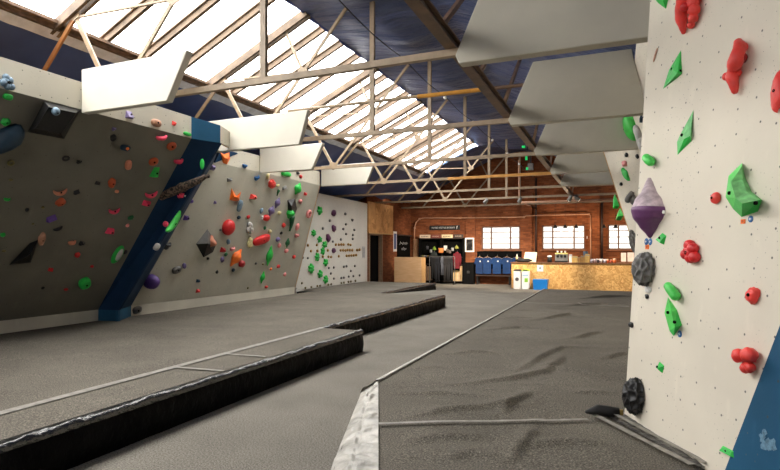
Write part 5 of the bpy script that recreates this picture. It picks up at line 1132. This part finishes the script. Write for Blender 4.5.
# black cabinet under the framed poster, poster, long sign
x0, x1, z0, z1 = rectY(464, 262.5, 474.5, 284, YB - .3); w = x1 - x0
t = thing('cabinet', 'low black cabinet under the framed poster', 'cabinet', ((x0 + x1) / 2, YB - .50, 0.002)); obj('body', L(-w / 2, 0, 0, w / 2, .34, z1), MAT['jet'], t)
for s_ in (-1, 1): dq_ = obj('door', L(s_ * w / 4 - w / 4 + .01, -.02, .06, s_ * w / 4 + w / 4 - .01, 0, z1 - .04), pm('black_door', srgb(8, 8, 8), .6, spec=.15), t); obj('handle', L(-s_ * -.04 - .01, -.035, z1 * .5, -s_ * -.04 + .01, -.02, z1 * .62), MAT['metal'], dq_)
def framed(u0, v0, u1, v1, label):
    x0, x1, z0, z1 = rectY(u0, v0, u1, v1, BW - .16); w = x1 - x0; h = z1 - z0
    t = thing('framed_poster', label, 'poster', ((x0 + x1) / 2, YB - .142, z0)); m = MB(); k = .07
    m.box(-w / 2, -.035, 0, w / 2, 0, k).box(-w / 2, -.035, h - k, w / 2, 0, h).box(-w / 2, -.035, k, -w / 2 + k, 0, h - k).box(w / 2 - k, -.035, k, w / 2, 0, h - k)
    obj('frame', m, MAT['white'], t)
    mt, nt, b = new_mat('dark_photo_print'); b.inputs['Roughness'].default_value = .3; nt.links.new(mix(nt, ramp(nt, noise_tex(nt, 5, 4), .5, .75), srgb(26, 24, 24), srgb(110, 106, 102)), b.inputs['Base Color']); obj('print', L(-w / 2 + k, -.02, k, w / 2 - k, -.005, h - k), mt, t)
framed(465, 237.8, 474.2, 252, 'framed black poster with a white frame on the brick wall')
x0, x1, z0, z1 = rectY(429.6, 225.4, 460, 230, BW - .02); w = x1 - x0; h = z1 - z0
t = thing('wall_sign', 'long black sign with white lettering high on the brick wall', 'sign', ((x0 + x1) / 2, YB - .002, z0)); obj('board', L(-w / 2, -.05, 0, w / 2, 0, h), MAT['black'], t)
m = MB(); R_ = random.Random(4)
for a, b_ in ((.075, .285), (.315, .55), (.575, .83)):
    xx = a
    while xx < b_ - .012:
        q = -w / 2 + xx * w; lw = .020 * w; s_ = h * .36; zz_ = h * .32
        m.box(q, -.058, zz_, q + lw * .24, -.05, zz_ + s_)
        k = R_.random()
        if k < .7: m.box(q, -.058, zz_ + s_ * .8, q + lw * .8, -.05, zz_ + s_)
        if k > .25: m.box(q, -.058, zz_, q + lw * .8, -.05, zz_ + s_ * .2)
        if k > .4: m.box(q + lw * .58, -.058, zz_, q + lw * .8, -.05, zz_ + s_)
        xx += .0265
obj('lettering', m, pm('white_letter', srgb(206, 208, 206), .6), t)
m = MB(); q = -w / 2 + .885 * w; m.hexa([(q, -.058, h * .5), (q + .03 * w, -.058, h * .44), (q + .03 * w, -.05, h * .44), (q, -.05, h * .5), (q + .02 * w, -.058, h * .86), (q + .045 * w, -.058, h * .86), (q + .045 * w, -.05, h * .86), (q + .02 * w, -.05, h * .86)]).hexa([(q + .008 * w, -.058, h * .14), (q + .014 * w, -.058, h * .14), (q + .014 * w, -.05, h * .14), (q + .008 * w, -.05, h * .14), (q + .012 * w, -.058, h * .5), (q + .034 * w, -.058, h * .5), (q + .034 * w, -.05, h * .5), (q + .012 * w, -.05, h * .5)])
obj('flash_mark', m, pm('white_letter_2', srgb(206, 208, 206), .6), t)

# shop shelving with stock
x0, x1, z0, z1 = rectY(418.5, 238, 463.5, 284, YB - .45); w = x1 - x0; SY = YB - .45; SX = (x0 + x1) / 2
t = thing('shop_shelving', 'tall dark shop shelving against the brick wall', 'shelving', (SX, SY, 0.002)); SZ = z1
obj('back_panel', L(-w / 2, .41, 0, w / 2, .44, z1), MAT['jet'], t)
for s_ in (-1, 0, 1): obj('upright', L(s_ * (w / 2 - .03) - .03, 0, 0, s_ * (w / 2 - .03) + .03, .41, z1), MAT['jet'], t)
shz = [.12, onY(430, 264.5, SY).z, onY(430, 257.5, SY).z, z1 - .03]
for z in shz: obj('shelf', L(-w / 2 + .06, .0, z - .02, w / 2 - .06, .41, z + .02), pm('dark_shelf', srgb(48, 34, 26), .6), t)
for i, (u0, u1, c, lab) in enumerate(((419.5, 430, (214, 196, 174), 'cream name board on top of the shelving, far left'), (431, 440.5, (120, 66, 58), 'dark red name board on top of the shelving'), (441.5, 452.3, (230, 214, 172), 'bright cream name board on top of the shelving'), (453.5, 463, (54, 48, 44), 'dark name board on top of the shelving, far right'))):
    a0_, a1_, b0_, b1_ = rectY(u0, 238.3, u1, 241.5, SY); tt_ = thing('name_board', lab, 'sign', ((a0_ + a1_) / 2, SY + .05, SZ + .002), 'name boards on the shelving'); ww = a1_ - a0_
    obj('board', L(-ww / 2, -.02, 0, ww / 2, .02, .17), pm('name_board_%d' % i, srgb(*c), .6), tt_); m = MB(); 
    for k in range(9): m.box(-ww * .36 + k * ww * .08, -.026, .055, -ww * .36 + k * ww * .08 + ww * (.03 + .02 * (k % 3 == 0)), -.02, .105 + .012 * (k % 2))
    obj('lettering', m, pm('name_ink_%d' % i, srgb(*((96, 70, 56) if c[0] > 150 else (196, 170, 150))), .7), tt_)
shoe_c = [(40, 38, 42), (120, 116, 60), (150, 146, 140), (90, 96, 104), (150, 120, 60), (60, 60, 64)]
for i in range(6):
    P = onY(421 + i * 1.75, 255, SY + .1); c = shoe_c[i]
    t = thing('climbing_shoe', '%s on the left of the shop shelf' % ('leftmost climbing shoe' if i == 0 else ORD[i] + ' climbing shoe from left'), 'shoe', (P.x, SY + .12, shz[2] + .022), 'climbing shoes on the shelving')
    obj('upper', MB().ball((0, 0, .045), (.045, .12, .05), 14, 10, lambda d: 1 + .25 * max(0, d.y) * max(0, d.z)), pm('shoe_%d' % i, srgb(*c), .6), t, True); obj('sole', L(-.038, -.11, 0, .038, .10, .016), MAT['black'], t)
bx = [(420.2, 425.5, 272.5, 282.6, (186, 128, 84), 'brown card box at lower left of the shelving'), (421, 425, 264.8, 272, (172, 118, 76), 'brown card box on top of another, left of the trousers'), (426.5, 431, 266.5, 280, (214, 182, 150), 'tall pale box beside the brown boxes'),
      (453, 457.2, 270.5, 281.5, (222, 190, 140), 'tan box under the plum jacket'), (457.4, 460.5, 271.5, 280, (228, 196, 160), 'small tan box between two others'), (459.8, 462.6, 266, 280, (216, 184, 138), 'tall tan box at right of the shelving')]
for i, (u0, u1, v0, v1, c, lab) in enumerate(bx):
    a0_, a1_, b0_, b1_ = rectY(u0, v0, u1, v1, SY + .05); tt_ = thing('card_box', lab, 'box', ((a0_ + a1_) / 2, SY + .06, .142 if i != 1 else .0), 'card boxes in the shelving'); ww = a1_ - a0_; hh = b1_ - .142
    if i == 1: hh = b1_ - b0_; tt_.location.z = bx0top + .002
    if i == 0: bx0top = .142 + hh
    hh = max(.1, hh); obj('carton', L(-ww / 2, 0, 0, ww / 2, .3, hh), pm('box_card_%d' % i, srgb(*c), .8), tt_); obj('packing_tape', L(-ww * .12, -.003, 0, ww * .12, .303, hh + .003), pm('box_tape', srgb(196, 160, 112), .4), tt_)
# hanging stock in front of the shelving
RY = SY - .45
rl = thing('clothes_rail', 'free-standing rail of dark trousers before the shelving', 'clothes rail', (onY(442, 260, RY).x, RY, .002)); ztop = onY(442, 256.5, RY).z; hw = (onY(455, 260, RY).x - onY(430, 260, RY).x) / 2
obj('rail', MB().tube([(-hw, 0, ztop), (hw, 0, ztop)], .02, 10), MAT['metal'], rl)
for s_ in (-1, 1):
    obj('post', MB().tube([(s_ * hw, 0, .06), (s_ * hw, 0, ztop)], .018, 8), MAT['metal'], rl); obj('foot', MB().beam((s_ * hw, -.25, .03), (s_ * hw, .25, .03), .05, .05), MAT['black'], rl)
def trousers(u, label, col, k, wd=.30, low=282.5):
    P = onY(u, 258, RY); bot = max(.1, onY(u, low, RY).z); h = ztop - .04 - bot
    t = thing('trousers', label, 'trousers', (P.x, RY, bot), 'trousers on the rail'); mt = pm('trouser_%d' % k, srgb(*col), .9, var=.2)
    m = MB()
    obj('waist', MB().hexa([(-wd * .42, -.07, h * .72), (wd * .42, -.07, h * .72), (wd * .42, .07, h * .72), (-wd * .42, .07, h * .72), (-wd * .36, -.05, h), (wd * .36, -.05, h), (wd * .36, .05, h), (-wd * .36, .05, h)]), mt, t)
    for s_ in (-1, 1): obj('trouser_leg', MB().tube([(s_ * wd * .22, 0, h * .80), (s_ * wd * .22, .01, h * .45), (s_ * wd * .24, -.01, .0)], [wd * .24, wd * .21, wd * .17], 12), mt, t, True)
    obj('waistband', L(-wd * .37, -.056, h * .95, wd * .37, .056, h), pm('waistband_%d' % k, srgb(*[min(255, c + 30) for c in col]), .8), t); obj('clip_hanger', MB().tube([(-wd * .3, 0, h + .01), (wd * .3, 0, h + .01), (0, 0, h + .02), (0, 0, h + .06)], .008, 6), MAT['metal'], t)
trousers(433.5, 'black trousers at the left end of the rail', (18, 18, 20), 0, .32, 279); trousers(437.3, 'dark navy trousers second on the rail', (20, 22, 30), 1, .30, 282); trousers(442.2, 'grey-striped trousers in the middle of the rail', (98, 102, 112), 2, .17, 275)
trousers(446, 'charcoal trousers right of the grey-striped pair', (44, 42, 42), 3, .30, 283); trousers(450.3, 'dark grey trousers at the right end of the rail', (36, 36, 38), 4, .32, 283)
def jacket(u, v0, v1, w_px, label, col, k):
    y = SY - .14; P = onY(u, v0, y); bot = onY(u, v1, y).z; h = P.z - bot; w = w_px * depth(P) / F
    t = thing('jacket', label, 'jacket', (P.x, y, bot), 'tops hung on the shelving'); mt = pm('jacket_%d' % k, srgb(*col), .85, var=.2)
    obj('body', MB().hexa([(-w * .36, -.08, 0), (w * .36, -.08, 0), (w * .36, .06, 0), (-w * .36, .06, 0), (-w * .42, -.06, h * .94), (w * .42, -.06, h * .94), (w * .42, .05, h * .94), (-w * .42, .05, h * .94)]), mt, t)
    for s_ in (-1, 1): obj('sleeve', MB().tube([(s_ * w * .38, 0, h * .9), (s_ * w * .5, -.02, h * .6), (s_ * w * .48, -.03, h * .2)], [w * .14, w * .13, w * .10], 10), mt, t, True)
    obj('hood', MB().ball((0, 0, h * .96), (w * .24, .07, h * .09), 14, 8), mt, t, True); obj('hanger', MB().tube([(0, 0, h * 1.0), (0, .05, h * 1.08), (0, .12, h * 1.1)], .008, 6), MAT['metal'], t)
jacket(457, 252.5, 268.5, 7.5, 'plum red jacket hung on the right of the shelving', (112, 24, 36), 0); jacket(434, 252, 262, 6, 'dark green-grey top hung above the black trousers', (42, 48, 46), 1)
for u, v, c, lab in ((434.3, 248.8, (110, 140, 40), 'green woolly hat hung above the dark top'), (456.6, 247.5, (150, 150, 70), 'yellow-green woolly hat above the plum jacket')):
    P = onY(u, v, SY - .07); t = thing('woolly_hat', lab, 'hat', P, 'hats on the shelving'); mt = pm('wool_%d' % int(u), srgb(*c), .95); obj('crown', MB().ball((0, 0, 0), (.09, .08, .09), 14, 10, lambda d: 1 if d.z > -.2 else .8), mt, t, True); obj('brim', MB().lathe([(.088, -.06), (.098, -.05), (.098, -.01), (.088, 0)], n=16), mt, t, True); obj('bobble', MB().ball((0, 0, .1), .03, 10, 8), mt, t, True); obj('peg', MB().tube([(0, 0, .05), (0, .17, .06)], .006, 6), MAT['metal'], t)
P0 = rectY(438.4, 247.5, 443.3, 253, SY - .08); t = thing('chalk_bag', 'bright orange bag hung in the shelving', 'bag', ((P0[0] + P0[1]) / 2, SY - .08, P0[2]), 'bags in the shelving'); w_ = (P0[1] - P0[0]) / 2; h_ = P0[3] - P0[2]; om = pm('orange_fabric', srgb(236, 140, 70), .8)
obj('pouch', MB().lathe([(w_ * .8, 0), (w_, .04), (w_, h_ * .9), (w_ * .85, h_ * .92), (w_ * .8, .1)], n=16), om, t, True); obj('strap', MB().tube([(-w_ * .8, 0, h_ * .9), (0, .06, h_ * 1.25), (w_ * .8, 0, h_ * .9)], .01, 6), MAT['black'], t)
P0 = rectY(443.6, 245.6, 447.3, 250.5, SY - .03); t = thing('price_card', 'white card hung right of the orange bag', 'card', ((P0[0] + P0[1]) / 2, SY - .02, P0[2])); obj('card', L(-.09, -.004, 0, .09, .004, P0[3] - P0[2]), MAT['white'], t); obj('string', MB().tube([(-.04, 0, P0[3] - P0[2]), (0, .02, P0[3] - P0[2] + .1)], .004, 5), MAT['black'], t)
for i, (u, v, c, lab) in enumerate(((427.3, 247.5, (60, 60, 66), 'dark grey chalk bag hung at the left of the shelving'), (431, 250.8, (150, 150, 150), 'grey chalk bag left of the green hat'), (447.5, 250.5, (90, 78, 66), 'brown chalk bag under the white card'), (452.5, 249, (170, 168, 166), 'pale grey chalk bag left of the plum jacket'), (450, 251.5, (112, 104, 100), 'grey-brown chalk bag beside the pale grey one'))):
    P = onY(u, v, SY - .05); t = thing('chalk_bag', lab, 'bag', P, 'bags in the shelving'); mt = pm('bag_%d' % i, srgb(*c), .85); obj('pouch', MB().lathe([(.05, -.1), (.065, -.07), (.065, .06), (.055, .07), (.05, 0)], n=14), mt, t, True); obj('strap', MB().tube([(-.05, 0, .06), (0, .04, .15), (.05, 0, .06)], .006, 6), MAT['black'], t)

# ---- left corner: OSB box, plywood desk, chalkboard, posters
ya, yb = 21.12, onX(392, 220, XS).y; za, zb_ = onX(380, 233, XS).z, H + 2.12
t = thing('boxed_panel', 'wood chip board boxing above the dark doorway', 'panel', (XS, (ya + yb) / 2, za)); obj('face_board', L(.001, ya - (ya + yb) / 2, 0, .06, yb - (ya + yb) / 2, zb_ - za), MAT['osb_wall'], t, uv=((0, 1, 0), (0, 0, 1))); obj('bottom_batten', L(.001, ya - (ya + yb) / 2, -.05, .08, yb - (ya + yb) / 2, 0), MAT['ply_edge'], t)
PY = 23.0; x0, x1, z0, z1 = rectY(394.3, 257.3, 421.3, 281, PY); w = x1 - x0
t = thing('plywood_desk', 'pale plywood desk beside the brick corner', 'desk', ((x0 + x1) / 2, PY, .002)); obj('front_panel', L(-w / 2, 0, 0, w / 2, .025, z1), MAT['ply'], t); obj('side_panel', L(w / 2 - .025, .025, 0, w / 2, .6, z1), MAT['ply_edge'], t); obj('side_panel', L(-w / 2, .025, 0, -w / 2 + .025, .6, z1), MAT['ply_edge'], t); obj('desk_top', L(-w / 2, .025, z1 - .03, w / 2, .6, z1), MAT['ply'], t)
def onleft(u0, v0, u1, v1, x):
    return onX(u0, v0, x).y, onX(u1, v0, x).y, onX((u0 + u1) / 2, v1, x).z, onX((u0 + u1) / 2, v0, x).z
xw = XS + .001
y0, y1, z0, z1 = onleft(397.3, 236, 410.5, 257, xw); y1 = min(y1, YB - .15); w = y1 - y0
t = thing('chalkboard', 'black chalkboard with white chalk writing on the corner wall', 'chalkboard', (XS - .018, (y0 + y1) / 2, z0 - .1)); h = z1 - z0 + .1
obj('board', L(0, -w / 2, 0, .05, w / 2, h), MAT['dark'], t); obj('top_ledge', L(0, -w / 2 - .05, h, .12, w / 2 + .05, h + .06), pm('dark_ledge', srgb(50, 36, 28), .6), t)
m = MB(); R_ = random.Random(2)
for row, (a, b_, zc) in enumerate(((.14, .80, .68), (.26, .70, .44))):
    k = a; pts = []
    while k < b_: pts.append((.054, -w / 2 + k * w, h * zc + h * .05 * (1 if len(pts) % 2 else -1) * (.4 + R_.random()))); k += .055
    m.tube(pts, .009, 5)
obj('chalk_writing', m, MAT['white'], t, True)
y0, y1, z0, z1 = onleft(393.6, 231.5, 397, 251.5, xw); w = y1 - y0; h = z1 - z0
t = thing('poster', 'narrow white-edged blue poster on the brick beside the chalkboard', 'poster', (XS - .018, (y0 + y1) / 2, z0)); obj('sheet', L(0, -w / 2, 0, .008, w / 2, h), MAT['white'], t); obj('print', L(.008, -w * .36, h * .12, .012, w * .36, h * .9), pm('poster_blue', srgb(70, 86, 130), .5), t)
y0, y1, z0, z1 = onleft(362.2, 246.5, 365, 258, XS); w = y1 - y0; h = z1 - z0
t = thing('wall_notice', 'narrow grey notice at the right edge of the white end wall', 'notice', (XS + .002, (y0 + y1) / 2, z0)); obj('sheet', L(0, -w / 2, 0, .008, w / 2, h), pm('notice_grey', srgb(186, 186, 184), .6), t)
m = MB(); [m.box(.008, -w * .38, h * (.12 + k * .1), .010, w * .3, h * (.15 + k * .1)) for k in range(8)]; obj('text_lines', m, pm('notice_ink', srgb(120, 120, 122), .8), t)
x0, x1, z0, z1 = rectY(413.5, 239, 417.3, 258, YB - .1)
tag(obj('timber_post', L(x0, YB - .12, .002, x1, YB - .02, z1), MAT['ply']), 'pale timber post between chalkboard and shelving', 'post')
# conduits
def pipe(name, label, pts_px, y, r, mt, grp='pipes on the brick wall'):
    t = thing(name, label, 'pipe', onY(*pts_px[0], y), grp); o_ = V(t.location); obj('tube', MB().tube([onY(u, v, y) - o_ for u, v in pts_px], r, 8), mt, t, True)
    m = MB(); 
    for u, v in pts_px[1:-1:2]: q = onY(u, v, y) - o_; m.box(q.x - .04, -.04, q.z - .04, q.x + .04, .06, q.z + .04)
    obj('clip', m, mt, t)
pk = pm('pinkish_pipe_paint', srgb(186, 140, 112), .5)
pipe('conduit', 'long pale conduit curving along the brick wall above the windows', [(414.5, 250), (414.5, 228), (416, 222.5), (419.5, 219), (425, 218), (460, 218), (500, 217.5), (524, 217.2), (526, 215.8), (589, 214.2), (590.6, 216)], YB - .2, .03, pk)
pipe('conduit', 'vertical pale conduit right of the middle window', [(590.6, 216), (590.6, 230), (590.8, 250), (590.8, 262)], YB - .165, .028, pk)
pipe('pilaster_shadow', 'dark tube in place of pilaster shadow, left of the middle window', [(536, 178), (536, 215), (536, 262)], YB - .18, .05, pm('dark_pipe', srgb(56, 38, 32), .6)); pipe('pilaster_shadow', 'dark tube in place of pilaster shadow, between middle and right windows', [(602, 200), (602, 230), (602, 262)], YB - .18, .05, pm('pilaster_shadow_tone_b', srgb(56, 38, 32), .6))  # dark tubes stand in for the shadows along the pilaster edges
P = onY(588, 237.5, YB - .02); tag(obj('wall_switch', MB().box(P.x - .06, YB - .05, P.z - .06, P.x + .06, YB - .002, P.z + .06), MAT['white']), 'small white box on the brick right of the middle window', 'switch')
tt_ = thing('heater_pipe', 'pale pipe hanging below the trusses and bending to the right', 'pipe', onY(520, 202, 23.2), 'pipes on the brick wall'); o_ = V(tt_.location); obj('tube', MB().tube([onY(u, v, 23.2) - o_ for u, v in ((519, 160), (519.3, 196), (520, 202), (528, 205), (536, 208.5))] + [onY(536, 208.5, YB - .02) - o_], .035, 8), pk, tt_, True); obj('tube', MB().tube([onY(520, 202.5, 23.2) - o_, onY(640, 199, 23.2) - o_], .045, 8), pk, tt_, True)
# green lit exit signs / lamps and a grey box under the fourth truss
for i, (u, v, w_, h_, lab) in enumerate(((523.5, 146.8, 3.2, 2.4, 'upper small green glowing lamp near the ridge girder'), (526.3, 156.8, 2.2, 6.5, 'tall green glowing lamp under the truss tie'), (527.2, 168.6, 2.4, 2.6, 'lowest small green glowing lamp beside the grey box'))):
    P = onY(u, v, 17.2); s_ = depth(P) / F; t = thing('green_lamp', lab, 'lamp', P, 'green lamps hung at the ridge'); obj('housing', MB().box(-w_ * s_ * .6, .02, -h_ * s_ * .55, w_ * s_ * .6, .1, h_ * s_ * .55), MAT['black'], t)
    obj('lit_face', MB().box(-w_ * s_ / 2, 0, -h_ * s_ / 2, w_ * s_ / 2, .02, h_ * s_ / 2), emit_mat('green_light_%d' % i, (.01, .62, .14, 1), .45), t); obj('wire', MB().tube([(0, .06, h_ * s_ * .5), (0.05, .06, 2.1 if False else h_ * s_ * .5 + .35)], .008, 5), MAT['black'], t)
P = onY(530.3, 166.5, 17.2); t = thing('speaker_box', 'small grey box beside the lowest green lamp', 'box', P); obj('case', MB().box(-.08, 0, -.1, .08, .14, .1), pm('grey_case', srgb(120, 112, 108), .6), t); obj('bracket', MB().box(-.015, .05, .1, .015, .09, .45), MAT['black'], t)

# spotlights clamped on the truss ties, aimed at the counter; shelving and T-shirt ones are added fill
for i, (k, u, v, tgt, en, lab) in enumerate(((5, 570, 191, (-3.3, 23.8, .6), SPOT * .95, 'small grey spotlight on the tie above the counter, left one'), (5, 577, 195.5, (1.0, 24.2, .9), SPOT * .7, 'small grey spotlight on the tie above the counter, right one'), (5, 486, 196, (-8.2, 25.8, 1.0), SPOT * 1.3, 'added fill spotlight on a far truss tie, aimed at the shop shelving'), (5, 520, 196, (-5.4, 26, 1.0), SPOT * 1.0, 'added fill spotlight on a far truss tie, aimed at the blue T-shirts'))):
    y = TR[k] - .06; P = onY(u, 199, y); P.z = CH - .12; d_ = (V(tgt) - P).normalized()
    t = thing('spotlight', lab, 'spotlight', P, 'spotlights on the far truss ties')
    obj('lamp_housing', MB().tube([-d_ * .13, d_ * .02, d_ * .10], [.05, .075, .09], 14), pm('grey_lamp', srgb(130, 126, 120), .5), t, True); obj('clamp', MB().box(-.02, -.02, .03, .02, .1, .13), MAT['metal'], t)
    obj('lamp_glass', MB().tube([d_ * .101, d_ * .108], .08, 14), emit_mat('lamp_glow_%d' % i, (1, .86, .66, 1), 4), t)
    l = bpy.data.lights.new('spotlight', 'SPOT'); l.energy = en; l.color = (1, .86, .68); l.spot_size = 1.25; l.spot_blend = .8; l.shadow_soft_size = .08
    lo = bpy.data.objects.new('spotlight_beam', l); COL.objects.link(lo); lo.location = P + d_ * .13; lo.rotation_euler = d_.to_track_quat('-Z', 'Y').to_euler()
SC.view_settings.exposure = 0.0
